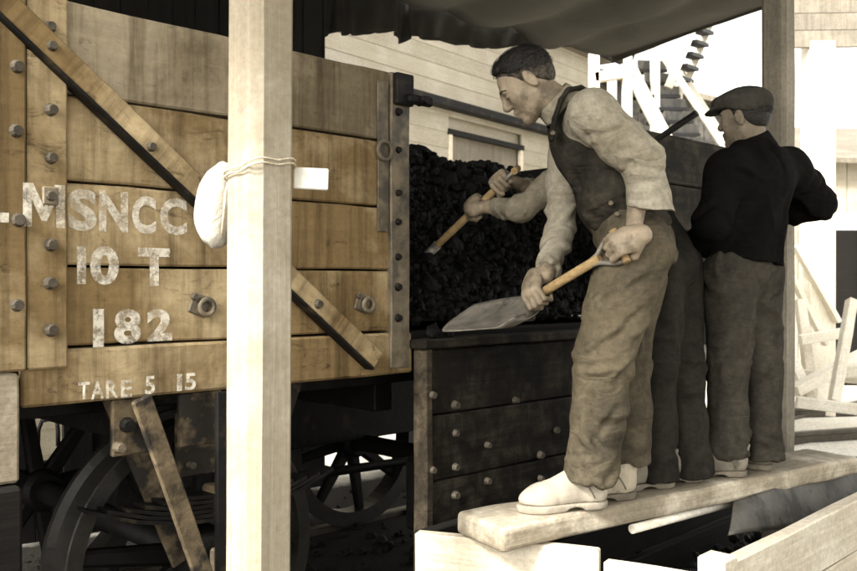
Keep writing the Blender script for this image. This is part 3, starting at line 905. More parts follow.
TZ = PTOP - .086           # rim of the trough
A = Vector(((417 - CX) / FPX * 3.14, 3.14, 0)); B = Vector(((600 - CX) / FPX * 2.93, 2.93, 0))
Cc = Vector(((712 - CX) / FPX * 2.74, 2.74, 0)); D = Cc + Vector((.69, .724, 0)).normalized() * 2.6
tro = empty('wooden_trough', Vector((Cc.x, Cc.y, 0)))
tag(tro, 'pale boarded wooden trough under the scaffold plank', 'trough')
def tboard(name, a, b, z0, z1, th, mat='pale_board', segs=10, jit=.003):
    a, b = a - Vector((Cc.x, Cc.y, 0)), b - Vector((Cc.x, Cc.y, 0))
    m = Vector((0, 0, (z0 + z1) / 2))
    return span(name, a + m, b + m, th, z1 - z0, mat, tro, (0, 0, 1), .005, segs, jit)
TB = TZ - .62
for k in range(3):
    z1 = TZ - k * .205; z0 = z1 - .20
    tboard('end_board', A, B, z0, z1, .05)
    tboard('front_board', B + Vector((.012, -.025, 0)), Cc, z0 - .03, z1 - .03, .045)
    tboard('side_board', Cc + Vector((.03, .03, 0)), D, z0, z1, .055)
    tboard('back_board', A + Vector((0, .06, 0)), A + (D - Cc) + Vector((0, .06, 0)), z0, z1 - .02, .05, 'sooty_wood')
box('corner_post', (.09, .09, .68), (Vector((.03, .05, TZ - .32))), 'pale_board', tro, (0, 0, R(46)), .008, 6, .003)
nb = 7
for k in range(nb):
    f0, f1 = k / nb, (k + 1) / nb - .004
    q0 = (A + B) / 2 + (D - Cc) * ((f0 + f1) / 2)
    o = box('floor_board', (1.05, 2.6 / nb - .01, .03), (q0.x - Cc.x + .12, q0.y - Cc.y + .02, TB + .02), 'sooty_wood', tro, (0, 0, R(-44)), .004)
N = 700
pts = []
while len(pts) < N:
    u, v2 = random.random(), random.random()
    q = A.lerp(Cc, .08 + .8 * u) + (D - Cc) * (v2 * .95 + .02)
    pts.append((q.x, q.y, TB + .05 + .1 * random.random()))
LV, LF = lumps(pts, RNG.uniform(.012, .04, N))
tag(link('trough_coal', np_mesh(LV, LF, False), 'coal'), 'small coal lying in the bottom of the trough', 'coal', kind='stuff')
# a steel sheet leaning inside the trough, an iron pipe under the plank
q0, q1, q2, q3 = P(733, 503, 3.50), P(868, 457, 4.25), P(868, 513, 4.0), P(726, 537, 3.36)
bm = bmesh.new()
grid = [[None] * 9 for _ in range(17)]
for i in range(17):
    for j in range(9):
        a, b2 = i / 16, j / 8
        p = (q0.lerp(q1, a)).lerp(q3.lerp(q2, a), b2)
        p = p + Vector((.3, -.7, .6)).normalized() * (.012 * math.sin(a * 5 + b2 * 2) + .006 * math.sin(a * 13))
        grid[i][j] = bm.verts.new(p)
for i in range(16):
    for j in range(8): bm.faces.new((grid[i][j], grid[i + 1][j], grid[i + 1][j + 1], grid[i][j + 1]))
o = link('steel_sheet', bm_mesh(bm, True), 'sheet_steel')
o.modifiers.new('thickness', 'SOLIDIFY').thickness = .008
tag(o, 'dull steel chute sheet leaning in the trough under the plank', 'steel sheet')
tag(tube('pale_batten', [P(632, 529, 3.22), P(734, 502, 3.60)], .017, 'white_wood', None, 12), 'slim pale batten lying under the scaffold plank', 'batten')

# ------------------------------------------------------------------ weatherboarded building and stairs behind
BZ0 = 10.5
BO = P(407, CY, BZ0); BO.z = 0
BD = Vector((.611, .791, 0)).normalized(); BN = Vector((-BD.y, BD.x, 0)); BROT = math.atan2(BD.y, BD.x)
def bpx(px):
    k = (px - CX) / FPX
    return (k * BO.y - BO.x) / (BD.x - k * BD.y)
def bz(px, py): return EYE + (CY - py) / FPX * (BO + BD * bpx(px)).y
bld = empty('weatherboard_building', BO, BROT)
tag(bld, 'pale weatherboarded building in sunlight behind the wagon', 'building')
u0, u1 = -9.0, bpx(598)
ztop = bz(560, 50) + .02
zgut = bz(407, 96)
nbd = int((ztop + .1) / .2)
wn = (bpx(449), bpx(520)); wz = (bz(449, 132) - 1.3, bz(449, 132))
for k in range(nbd + 1):
    z = -.1 + k * .2
    segs_ = [(u0, u1)]
    if wz[0] - .15 < z < wz[1]: segs_ = [(u0, wn[0] - .02), (wn[1] + .02, u1)]
    for a, b2 in segs_:
        o = box('weatherboard', (b2 - a, .03, .22), ((a + b2) / 2, .0, z + .1), 'weatherboard', bld, (R(-2.2), 0, 0), .003)
box('wall_core', (u1 - u0, 4.0, ztop + .1), ((u0 + u1) / 2, 2.06, ztop / 2 - .05), 'weatherboard', bld, None, 0)
box('gutter', (u1 - u0 + .2, .12, .12), ((u0 + u1) / 2, -.10, zgut), 'dark_iron', bld, None, .02)
box('eave_board', (u1 - u0 + .3, .3, .16), ((u0 + u1) / 2, -.08, ztop + .1), 'post_wood_dark', bld, None, .01)
wnd = empty('window', ((wn[0] + wn[1]) / 2, -.01, (wz[0] + wz[1]) / 2)); wnd.parent = bld
ww, wh_ = wn[1] - wn[0], wz[1] - wz[0]
box('pane', (ww, .012, wh_), (0, .05, 0), 'post_wood_dark', wnd, None, 0)
for x in (-.5, .5): box('frame', (.07, .05, wh_), (x * ww, 0, 0), 'pale_board', wnd, None, .004)
for z in (-.5, .5): box('frame', (ww + .1, .06, .07), (0, -.004, z * wh_), 'dark_iron' if z > 0 else 'pale_board', wnd, None, .004)
# pitched roof of the building
bm = bmesh.new()
rv = [bm.verts.new(v) for v in ((u0 - .2, -.35, ztop + .12), (u1 + .25, -.35, ztop + .12), (u1 + .25, 2.0, ztop + 1.5), (u0 - .2, 2.0, ztop + 1.5), (u0 - .2, 4.4, ztop + .12), (u1 + .25, 4.4, ztop + .12))]
bm.faces.new((rv[0], rv[1], rv[2], rv[3])); bm.faces.new((rv[3], rv[2], rv[5], rv[4])); bm.faces.new((rv[1], rv[5], rv[2])); bm.faces.new((rv[0], rv[3], rv[4]))
o = link('roof', bm_mesh(bm), 'sheet_steel', bld)

shd = empty('grey_shed', Vector((P(665, CY, 15).x, 15, 0)))
tag(shd, 'low grey shed behind the white stairs', 'shed')
so_ = Vector(shd.location)
xl, xr = P(560, CY, 15).x - so_.x, P(752, CY, 15).x - so_.x
zl, zr_ = P(0, 66, 15).z, P(0, 112, 15).z
for k in range(12):
    f0, f1 = k / 12, (k + 1) / 12
    a_, b_ = xl + (xr - xl) * f0, xl + (xr - xl) * f1 - .02
    h_ = zl + (zr_ - zl) * (f0 + f1) / 2
    box('wall_board', (b_ - a_, .05, h_ + .1), ((a_ + b_) / 2, 0, h_ / 2 - .05), 'sheet_steel', shd, None, .004)
bm = bmesh.new()
rv = [bm.verts.new(v) for v in ((xl - .2, -.3, zl + .08), (xr + .2, -.3, zr_ - .02), (xr + .2, 3.0, zr_ - .02), (xl - .2, 3.0, zl + .08))]
bm.faces.new(rv)
o = link('roof', bm_mesh(bm), 'post_wood_dark', shd); o.modifiers.new('thickness', 'SOLIDIFY').thickness = .09
st = empty('outside_stairs', Vector((P(660, CY, 11).x, 11, 0)))
tag(st, 'white timber stairs with handrails beyond the wagon', 'stairs')
SO = Vector(st.location)
def S(px, py, dz=0.0): return P(px, py, 11 + dz) - SO
def stair_bar(name, a, b, w, h, mat='white_wood'): return span(name, a, b, w, h, mat, st, (0, 1, 0), .006)
# flight coming down to the right
stair_bar('stringer', S(626, 62), S(700, 206), .17, .07)
stair_bar('stringer', S(652, 62, .95), S(728, 206, .95), .15, .07)
for k in range(11):
    f = k / 11
    a = S(630 + 72 * f, 72 + 140 * f, .04); b2 = S(658 + 72 * f, 72 + 140 * f, .92)
    span('tread', a, b2, .26, .045, 'dark_iron', st, (0, 0, 1), .004)
    span('riser', a + Vector((.10, 0, .08)), b2 + Vector((.10, 0, .08)), .02, .13, 'sheet_steel', st, (0, 0, 1), .003)
stair_bar('handrail', S(654, 42), S(735, 163), .085, .05)
stair_bar('handrail', S(676, 64, .95), S(745, 172, .95), .085, .05)
# landing
stair_bar('landing_rail', S(594, 46), S(632, 62), .16, .09, 'dark_iron')
stair_bar('landing_edge', S(594, 78), S(634, 72), .12, .12)
stair_bar('landing_post', S(594, 40), S(594, 240), .12, .12)
stair_bar('landing_post', S(627, 50), S(627, 260), .11, .11)
stair_bar('landing_post', S(612, 74, 1.0), S(612, 260, 1.0), .11, .11)
# upper flight, going up away from the landing
for k in range(6):
    a = S(676 + k * 5, 78 - k * 12, .4); b2 = S(688 + k * 5, 82 - k * 12, 1.2)
    span('tread', a, b2, .16, .05, 'dark_iron', st, (0, 0, 1), .004)
stair_bar('stringer', S(668, 88, .38), S(712, -18, .38), .10, .06)
stair_bar('stringer', S(684, 88, 1.22), S(726, -18, 1.22), .10, .06)
stair_bar('newel_post', S(655, 42, .05), S(655, 250, .05), .10, .10)
stair_bar('newel_post', S(678, 62, .97), S(678, 250, .97), .10, .10)

# ------------------------------------------------------------------ bright yard at the right
gan = empty('loading_gantry', Vector((P(815, CY, 10).x, 10, 0)))
tag(gan, 'whitewashed overhead gantry on a thick post at the far right', 'gantry')
GO = Vector(gan.location)
def G(px, py, Z=10.0): return P(px, py, Z) - GO
for k in range(4):
    span('gantry_board', G(782, 40 - k * 17), G(990, 37 - k * 17), .05, .185, 'post_wood_dark', gan, (0, 0, 1), .004)
span('gantry_post', G(818, 44, 10.1), Vector((G(818, 44, 10.1).x, .1, -.08)), .28, .28, 'white_wood', gan, (0, 1, 0), .01)
span('gantry_post', G(960, 44, 10.1), Vector((G(960, 44, 10.1).x, .1, -.08)), .28, .28, 'white_wood', gan, (0, 1, 0), .01)
span('cross_brace', G(795, 246, 9.9), G(838, 322, 9.9), .05, .13, 'white_wood', gan, (0, 1, 0), .005)
span('cross_brace', G(782, 258, 9.7), G(826, 345, 9.7), .05, .12, 'white_wood', gan, (0, 1, 0), .005)

hut = empty('yard_hut', Vector((P(840, CY, 13).x, 13, 0)))
tag(hut, 'low pale hut with dark doorway at the right edge', 'hut')
HO = Vector(hut.location)
def Hh(px, py, Z=13.0): return P(px, py, Z) - HO
xa, xb = Hh(786, 0).x, Hh(980, 0).x
zr = Hh(0, 160).z
nb = 16
dx0, dx1 = Hh(826, 0).x, Hh(858, 0).x
for k in range(nb):
    a = xa + (xb - xa) * k / nb; b2 = xa + (xb - xa) * (k + 1) / nb - .01
    zlo = -.1
    if a > dx0 - .1 and b2 < dx1 + .12: zlo = Hh(0, 212).z
    box('wall_board', (b2 - a, .04, zr - zlo), ((a + b2) / 2, 0, (zr + zlo) / 2), 'weatherboard', hut, None, .004)
box('doorway', (dx1 - dx0 + .3, .5, 2.3), ((dx0 + dx1) / 2, .28, 1.05), 'sooty_wood', hut, None, 0)
bm = bmesh.new()
rv = [bm.verts.new(v) for v in ((xa - .2, -.35, zr + .02), (xb, -.35, zr - .1), (xb, 2.6, zr + .9), (xa - .2, 2.6, zr + .95))]
bm.faces.new(rv)
o = link('roof', bm_mesh(bm), 'post_wood_dark', hut); o.modifiers.new('thickness', 'SOLIDIFY').thickness = .07

# stacked and fallen timbers in the yard
yard = [((792, 392, 8.6), (868, 352, 9.2), .10, .16), ((790, 372, 9.2), (862, 380, 8.9), .08, .10), ((834, 402, 8.2), (852, 300, 8.6), .09, .09), ((800, 340, 9.3), (846, 332, 9.3), .10, .10),
        ((786, 348, 9.4), (812, 402, 8.7), .10, .08), ((838, 372, 8.9), (900, 366, 8.6), .12, .14), ((796, 402, 8.2), (880, 412, 8.0), .10, .12), ((800, 300, 9.6), (812, 396, 9.3), .10, .10)]
lab = ['pale beam slanting up to the right over the yard timbers', 'level pale batten lying among the yard timbers', 'thin white prop standing against the dark doorway', 'short pale board resting high in the timber pile',
       'white strut leaning down at the left of the timber pile', 'thick pale baulk running out of the right edge', 'lowest pale timber lying at the front of the pile', 'upright white stake rising out of the timber pile']
for (a, b2, w, h), lb in zip(yard, lab):
    tag(span('yard_timber', P(*a), P(*b2), w, h, 'white_wood', None, (0, 1, 0), .006, 6, .004), lb, 'timber', 'loose timbers in the yard')

# ------------------------------------------------------------------ figures: smooth-blended volumes turned into one continuous skin
def A3(v): return np.array(v[:], dtype=np.float64)
class Field:
    def __init__(s, lo, hi, h, fine=(), hf=.004):
        s.ax = []
        for k in range(3):
            iv = sorted((max(a[k], lo[k]), min(b[k], hi[k])) for a, b in fine)
            c, x = [lo[k]], lo[k]
            while x < hi[k]:
                inside = any(a - .002 <= x <= b for a, b in iv)
                x += hf if inside else h
                c.append(x)
            s.ax.append(np.array(c))
        s.d = np.full([len(a) for a in s.ax], .06, np.float32)
    def sub(s, lo, hi):
        sl = []
        for k in range(3):
            i0 = max(np.searchsorted(s.ax[k], lo[k]) - 1, 0); i1 = min(np.searchsorted(s.ax[k], hi[k]) + 1, len(s.ax[k]))
            sl.append(slice(i0, max(i1, i0 + 1)))
        g = np.meshgrid(*[s.ax[k][sl[k]] for k in range(3)], indexing='ij')
        return tuple(sl), np.stack(g, -1)
    def put(s, sl, d, k, op):
        c = s.d[sl]
        if op == 'add':
            h = np.maximum(k - np.abs(c - d), 0) / k
            s.d[sl] = np.minimum(c, d) - h * h * k * .25
        elif op == 'cut':
            d = -d
            h = np.maximum(k - np.abs(c - d), 0) / k
            s.d[sl] = np.maximum(c, d) + h * h * k * .25
    def cone(s, a, b, ra, rb, k=.03, wide=None, clip=(), op='add'):
        """tapered limb from a to b; wide = (axis, factor) stretches the section along an axis"""
        a, b = A3(a), A3(b)
        m = max(ra, rb) * (max(wide[1], 1) if wide else 1) + .06
        sl, p = s.sub(np.minimum(a, b) - m, np.maximum(a, b) + m)
        q = p - a
        ba = b - a
        if wide:
            w = A3(wide[0]); w = w / np.linalg.norm(w); f = 1.0 / wide[1] - 1
            q = q + (q @ w)[..., None] * w * f
            ba = ba + (ba @ w) * w * f
        L2 = max(ba @ ba, 1e-9)
        t = np.clip((q @ ba) / L2, 0, 1)
        d = np.linalg.norm(q - t[..., None] * ba, axis=-1) - (ra + (rb - ra) * t)
        for c0, n0 in clip:
            n0 = A3(n0); n0 = n0 / np.linalg.norm(n0)
            d = np.maximum(d, (p - A3(c0)) @ n0)
        s.put(sl, d, k, op)
    def ell(s, c, axes, rad, k=.02, clip=(), op='add'):
        c = A3(c); M = np.array([A3(v) / np.linalg.norm(A3(v)) for v in axes]); r = np.array(rad)
        m = max(rad) + .06
        sl, p = s.sub(c - m, c + m)
        q = (p - c) @ M.T
        k0 = np.linalg.norm(q / r, axis=-1); k1 = np.maximum(np.linalg.norm(q / (r * r), axis=-1), 1e-6)
        d = k0 * (k0 - 1) / k1
        for c0, n0 in clip:
            n0 = A3(n0); n0 = n0 / np.linalg.norm(n0)
            d = np.maximum(d, (p - A3(c0)) @ n0)
        s.put(sl, d, k, op)
    def plane(s, c, n0):
        n0 = A3(n0); n0 = n0 / np.linalg.norm(n0)
        g = np.stack(np.meshgrid(*s.ax, indexing='ij'), -1)
        s.d = np.maximum(s.d, ((g - A3(c)) @ n0).astype(np.float32))
    def skin(s, smooth=2):
        d, ax = s.d, s.ax
        ins = d < 0
        nx, ny, nz = d.shape
        cnt = np.zeros((nx - 1, ny - 1, nz - 1), np.int8)
        for i in (0, 1):
            for j in (0, 1):
                for k in (0, 1):
                    cnt += ins[i:nx - 1 + i, j:ny - 1 + j, k:nz - 1 + k]
        act = (cnt > 0) & (cnt < 8)
        ci, cj, ck = np.nonzero(act)
        idx = np.full(act.shape, -1, np.int64); idx[ci, cj, ck] = np.arange(len(ci))
        acc = np.zeros((len(ci), 3)); num = np.zeros(len(ci))
        corners = [(i, j, k) for i in (0, 1) for j in (0, 1) for k in (0, 1)]
        for c0 in corners:
            for axis in range(3):
                if c0[axis]: continue
                c1 = list(c0); c1[axis] = 1
                i0 = (ci + c0[0], cj + c0[1], ck + c0[2]); i1 = (ci + c1[0], cj + c1[1], ck + c1[2])
                d0, d1 = d[i0].astype(float), d[i1].astype(float)
                m = (d0 < 0) != (d1 < 0)
                t = np.where(m, d0 / np.where(m, d0 - d1, 1), 0)
                p0 = np.stack([ax[q][i0[q]] for q in range(3)], 1); p1 = np.stack([ax[q][i1[q]] for q in range(3)], 1)
                acc += np.where(m[:, None], p0 + (p1 - p0) * t[:, None], 0); num += m
        V = acc / num[:, None]
        Qs = []
        def quads(m, order):
            i, j, k = np.nonzero(m[0])
            ii, jj, kk = i + m[1][0], j + m[1][1], k + m[1][2]
            q = np.stack([idx[ii + o[0], jj + o[1], kk + o[2]] for o in order], 1)
            flip = ~ins[ii, jj, kk]
            q[flip] = q[flip][:, ::-1]
            Qs.append(q)
        quads((ins[:-1, 1:-1, 1:-1] != ins[1:, 1:-1, 1:-1], (0, 1, 1)), ((0, -1, -1), (0, 0, -1), (0, 0, 0), (0, -1, 0)))
        quads((ins[1:-1, :-1, 1:-1] != ins[1:-1, 1:, 1:-1], (1, 0, 1)), ((-1, 0, -1), (-1, 0, 0), (0, 0, 0), (0, 0, -1)))
        quads((ins[1:-1, 1:-1, :-1] != ins[1:-1, 1:-1, 1:], (1, 1, 0)), ((-1, -1, 0), (0, -1, 0), (0, 0, 0), (-1, 0, 0)))
        Q = np.concatenate(Qs)
        Q = Q[(Q >= 0).all(1)]
        return relax(V, Q, smooth), Q
def relax(V, Q, n, f=.6):
    e = np.concatenate([Q[:, [0, 1]], Q[:, [1, 2]], Q[:, [2, 3]], Q[:, [3, 0]]])
    e = np.concatenate([e, e[:, ::-1]])
    c = np.bincount(e[:, 0], minlength=len(V)).astype(float); c[c == 0] = 1
    for _ in range(n):
        a = np.stack([np.bincount(e[:, 0], V[e[:, 1], k], minlength=len(V)) for k in range(3)], 1) / c[:, None]
        V = V + (a - V) * f
    return V
def vnormals(V, Q):
    fn = np.cross(V[Q[:, 2]] - V[Q[:, 0]], V[Q[:, 3]] - V[Q[:, 1]])
    N = np.zeros_like(V)
    for k in range(4):
        for a in range(3): N[:, a] += np.bincount(Q[:, k], fn[:, a], minlength=len(V))
    return N / np.maximum(np.linalg.norm(N, axis=1), 1e-12)[:, None]
def crease(V, Q, segs, amp=.008, pitch=.055, seed=0.0, joints=(), hold=()):
    """cloth folds: ridges running round and slantwise across each limb, stronger at the bends"""
    N = vnormals(V, Q)
    best = np.full(len(V), 9.0); S = np.zeros(len(V)); T = np.zeros((len(V), 3)); D = np.zeros((len(V), 3))
    for g, (a, b) in enumerate(segs):
        a, b = A3(a), A3(b); L = np.linalg.norm(b - a); x = (b - a) / L
        t = np.clip((V - a) @ x, 0, L)
        q = V - a - t[:, None] * x
        d = np.linalg.norm(q, axis=1)
        m = d < best
        best[m] = d[m]; S[m] = (t[m] + g * .37); T[m] = q[m]; D[m] = x
    sl = S + .45 * (T @ np.array([.6, .35, .7]))
    n1 = vnoise(np.stack([sl / pitch, T[:, 0] * 5 + T[:, 1] * 2 + seed, T[:, 1] * 5 + T[:, 2] * 2 + seed], 1) + 3)
    n2 = vnoise(np.stack([(S - .5 * (T @ np.array([-.5, .6, .4]))) / (pitch * 1.9), T[:, 0] * 6 + seed, T[:, 2] * 6 - T[:, 1] * 3], 1) + 31)
    n3 = vnoise(V * 9 + seed * 3)
    r = 1.05 - (1 - np.abs(2 * n1 - 1)) ** 2.4 * .6 - (1 - np.abs(2 * n2 - 1)) ** 3 * .65 - .2 * n3
    w = .35 + 1.1 * n3
    for p, rad in joints:
        w = w + 1.1 * np.exp(-(np.linalg.norm(V - A3(p), axis=1) / rad) ** 2)
    for p, rad in hold:
        w = w * (1 - .9 * np.exp(-(np.linalg.norm(V - A3(p), axis=1) / rad) ** 2))
    return V + N * ((r - .75) * amp * w)[:, None]
def strokes(V, Q, segs, n, amp=.010, width=.014, length=.17, seed=0, joints=(), tilt=.6):
    """single pulled folds: slanting ridges with a valley beside them, laid round each limb, thicker about the bends"""
    rs = np.random.default_rng(int(seed) + 100)
    N = vnormals(V, Q)
    best = np.full(len(V), 9.0); G = np.zeros(len(V), int); S = np.zeros(len(V)); TH = np.zeros(len(V)); RR = np.zeros(len(V))
    fr = []
    for g, (a, b) in enumerate(segs):
        a, b = A3(a), A3(b); L = np.linalg.norm(b - a); x = (b - a) / L
        y = np.cross(x, np.array([.9, .1, .3])); y /= np.linalg.norm(y); z = np.cross(x, y)
        fr.append(L)
        t = np.clip((V - a) @ x, -.05, L + .05)
        q = V - a - t[:, None] * x
        d = np.linalg.norm(q, axis=1)
        m = d < best
        best[m] = d[m]; G[m] = g; S[m] = t[m]; TH[m] = np.arctan2(q[m] @ z, q[m] @ y); RR[m] = d[m]
    D = np.zeros(len(V))
    for g, L in enumerate(fr):
        m = G == g
        if not m.any(): continue
        r0 = np.median(RR[m]); s_, th = S[m], TH[m]
        acc = np.zeros(m.sum())
        for k in range(max(2, int(n * L / .4))):
            u = rs.random()
            u = .5 + (u - .5) * (1 if rs.random() < .4 else 1.0)
            if rs.random() < .5: u = rs.choice([.04, .96]) + rs.normal(0, .09)
            c_s, c_t = u * L, rs.uniform(-math.pi, math.pi)
            ang = rs.normal(0, tilt) + rs.choice([-.45, .45])
            ln = length * rs.uniform(.6, 1.3); w = width * rs.uniform(.7, 1.5); am = amp * rs.uniform(.5, 1.3)
            du = s_ - c_s; dv = (th - c_t + math.pi) % (2 * math.pi) - math.pi
            dv = dv * r0
            al = dv * math.cos(ang) + du * math.sin(ang); ac = -dv * math.sin(ang) + du * math.cos(ang)
            ac = ac + .35 * al * al / ln * rs.choice([-1, 1])
            tp = np.clip(1 - (2 * al / ln) ** 2, 0, 1)
            acc += am * tp * (np.exp(-(ac / w) ** 2) - .75 * np.exp(-((ac - 1.7 * w) / w) ** 2))
        D[m] += acc
    return relax(V + N * np.clip(D, -.013, .013)[:, None], Q, 1, .45)
def pulls(V, Q, lines):
    """named folds: a ridge and the valley under it along each given line on the cloth"""
    N = vnormals(V, Q); D = np.zeros(len(V))
    for a, b, w, am in lines:
        a, b = A3(a), A3(b); L = np.linalg.norm(b - a); x = (b - a) / L
        q = V - a; t = q @ x
        side = np.cross(x, np.array([0, 1.0, 0])); side /= np.linalg.norm(side)
        ac = q @ side + .25 * np.clip(t, 0, L) * (L - np.clip(t, 0, L)) / L
        dep = np.abs(q @ np.array([0, 1.0, 0])) < .14
        tp = np.clip(1 - (2 * (t - L / 2) / L) ** 2, 0, 1) * dep
        D += am * tp * (np.exp(-(ac / w) ** 2) - .9 * np.exp(-((ac - 1.8 * w) / w) ** 2))
    return V + N * D[:, None]
def skin_obj(name, VQ, mat, parent, org):
    V, Q = VQ
    return link(name, np_mesh(V - A3(org), Q), mat, parent)

def head_parts(F, c, f, u, sc=1.0):
    """a face, ears and skull about the head centre c, looking along f"""
    f = Vector(f).normalized(); u = Vector(u); u = (u - f * u.dot(f)).normalized(); l = u.cross(f)
    c = Vector(c)
    h = lambda a, b, d: c + (f * a + l * b + u * d) * sc
    ax = (f, l, u); r = lambda *q: tuple(x * sc for x in q)
    F.ell(h(-.014, 0, .03), ax, r(.098, .076, .086), .01)
    F.ell(h(.036, 0, -.03), ax, r(.054, .060, .086), .03)
    F.cone(h(.0, .05, -.058), h(.066, .014, -.098), .017 * sc, .014 * sc, .03)
    F.cone(h(.0, -.05, -.058), h(.066, -.014, -.098), .017 * sc, .014 * sc, .03)
    F.ell(h(.072, 0, -.100), (f, l, u), r(.020, .022, .017), .02)
    F.cone(h(.077, .036, .026), h(.083, 0, .021), .011 * sc, .012 * sc, .014)
    F.cone(h(.077, -.036, .026), h(.083, 0, .021), .011 * sc, .012 * sc, .014)
    for s in (1, -1):
        F.ell(h(.052, .042 * s, -.024), ax, r(.030, .022, .024), .02)
        F.ell(h(.095, .031 * s, .002), ax, r(.016, .019, .012), .012, op='cut')
        F.ell(h(.0745, .031 * s, .001), ax, r(.014, .015, .0115), .005)
    F.cone(h(.086, 0, .016), h(.110, 0, -.020), .0085 * sc, .0115 * sc, .013)
    F.ell(h(.101, 0, -.028), ax, r(.014, .017, .009), .009)
    F.cone(h(.084, .019, -.060), h(.093, 0, -.055), .005 * sc, .008 * sc, .009)
    F.cone(h(.084, -.019, -.060), h(.093, 0, -.055), .005 * sc, .008 * sc, .009)
    F.cone(h(.080, .016, -.069), h(.089, 0, -.072), .005 * sc, .0085 * sc, .008)
    F.cone(h(.080, -.016, -.069), h(.089, 0, -.072), .005 * sc, .0085 * sc, .008)
    for s in (1, -1):
        a1 = (f * .9 - u * .1 + l * .35 * s); a2 = (l * s - f * .35)
        F.ell(h(-.012, .078 * s, -.006), (a1, a2, u), r(.019, .008, .033), .008)
        F.ell(h(-.008, .087 * s, -.004), (a1, a2, u), r(.009, .005, .018), .006, op='cut')
    return h, ax
def hand(F, c, axis, arm_dir, side, sc=1.0, k=.006, rod=.017):
    """closed hand round a rod through c along axis; arm_dir runs from the wrist to the hand; side = where the back of the hand faces"""
    a = Vector(axis).normalized(); w = Vector(arm_dir); w = (w - a * w.dot(a)).normalized()
    n = a.cross(w)
    if n.dot(Vector(side)) < 0: n = -n
    c = Vector(c)
    h = lambda x, y, z: c + (a * x + w * y + n * z) * sc
    q = rod
    F.ell(h(0, -.022, .026 + q * .4), (a, w, n), (.043 * sc, .050 * sc, .019 * sc), .012)
    F.cone(h(-.026, .006, .026 + q * .4), h(.026, .006, .026 + q * .4), .0135 * sc, .0145 * sc, .010)
    for i, (L, rr) in enumerate(((.93, .0093), (1.03, .0098), (1.0, .0096), (.88, .0088))):
        x = (1.5 - i) * .0215
        K = h(x, .018, .024 + q * .3); A1 = h(x * 1.02, (.034 + q * .5) * L, .002); A2 = h(x, .020 * L, -(q + .013)); T = h(x * .95, -.012, -(q + .010))
        F.cone(K, A1, rr * sc * 1.08, rr * sc, k); F.cone(A1, A2, rr * sc, rr * sc * .94, k * .5); F.cone(A2, T, rr * sc * .94, rr * sc * .82, k * .5)
    t0, t1, t2, t3 = h(.030, -.045, .016), h(.046, -.028, -.004), h(.040, -.006, -(q + .014)), h(.024, .014, -(q + .026))
    F.cone(t0, t1, .0165 * sc, .0135 * sc, .012); F.cone(t1, t2, .013 * sc, .0115 * sc, .004); F.cone(t2, t3, .0115 * sc, .009 * sc, .004)
    wr = h(0, -.075, .022)
    F.cone(wr, h(0, -.035, .024), .027 * sc, .027 * sc, .02, (a, 1.15))
    return wr
def foot_frame(heel, d):
    d = Vector((d[0], d[1], 0)).normalized(); l = Vector((-d.y, d.x, 0)); H = Vector(heel)
    return (lambda x, y, z: H + d * x + l * y + Vector((0, 0, z))), d, l
def boot(org, heel, d, par, mat, solemat, sc=1.0, tall=.17, leg=None):
    g, d, l = foot_frame(heel, d)
    up = Vector((0, 0, 1))
    lo = np.minimum(A3(g(-.06, 0, 0)), A3(g(.38, 0, 0))) - .1; hi = np.maximum(A3(g(-.06, 0, 0)), A3(g(.38, 0, 0))) + .1
    lo[2] = heel[2] - .02; hi[2] = heel[2] + tall + .08
    F = Field(lo, hi, .005)
    q = lambda x, y, z: g(x * sc, y * sc, z * sc)
    top = q(.035, 0, tall)
    F.cone(q(.05, 0, .06), top, .046 * sc, .052 * sc, .02)
    F.cone(q(.045, 0, .055), q(.235, 0, .047), .041 * sc, .046 * sc, .03)
    F.ell(q(.238, 0, .043), (d, l, up), (.078 * sc, .050 * sc, .040 * sc), .03)
    F.cone(q(.065, 0, .115), q(.20, 0, .062), .048 * sc, .036 * sc, .03)
    F.cone(q(.112, 0, .124), q(.176, 0, .088), .026 * sc, .024 * sc, .012)
    F.plane(q(0, 0, .026), (0, 0, -1)); F.plane(top, (0, 0, 1))
    V, Q = F.skin(1)
    V = crease(V, Q, [(q(.02, 0, .07), q(.28, 0, .05))], .004, .04, heel[0] * 7)
    b = skin_obj('boot', (V, Q), mat, par, org)
    # sole and heel block
    F = Field(lo, hi, .005)
    F.cone(q(.042, 0, .02), q(.235, 0, .02), .044 * sc, .050 * sc, .02)
    F.ell(q(.238, 0, .02), (d, l, up), (.084 * sc, .055 * sc, .06 * sc), .02)
    F.plane(q(0, 0, .0), (0, 0, -1)); F.plane(q(0, 0, .027), (0, 0, 1))
    F.cone(q(.128, -.1, -.004), q(.128, .1, -.004), .019 * sc, .019 * sc, .003, (d, 1.9), op='cut')
    V, Q = F.skin(0)
    skin_obj('sole', (V - A3(org) + A3(org), Q), solemat, b, org)
    for x, r_ in ((.212, .0485), (.075, .0555)):
        pts = [q(x + (.012 if x > .2 else .03) * math.sin(a_), r_ * math.cos(a_), (.046 if x > .2 else .062) + r_ * .93 * math.sin(a_)) for a_ in np.linspace(-.35, math.pi + .35, 15)]
        tube('seam', pts, .0022, 'sole_dark', b, 5).location = -Vector(org)
    for x, z in ((.105, .142), (.13, .128), (.155, .113), (.178, .099)):
        tube('lace', [q(x, -.026, z - .012), q(x + .004, 0, z + .004), q(x, .026, z - .012)], .0036, 'sole_dark', b, 6).location = -Vector(org)
    return b
def bounds(pts, pad):
    a = np.array([A3(p) for p in pts])
    return a.min(0) - pad, a.max(0) + pad
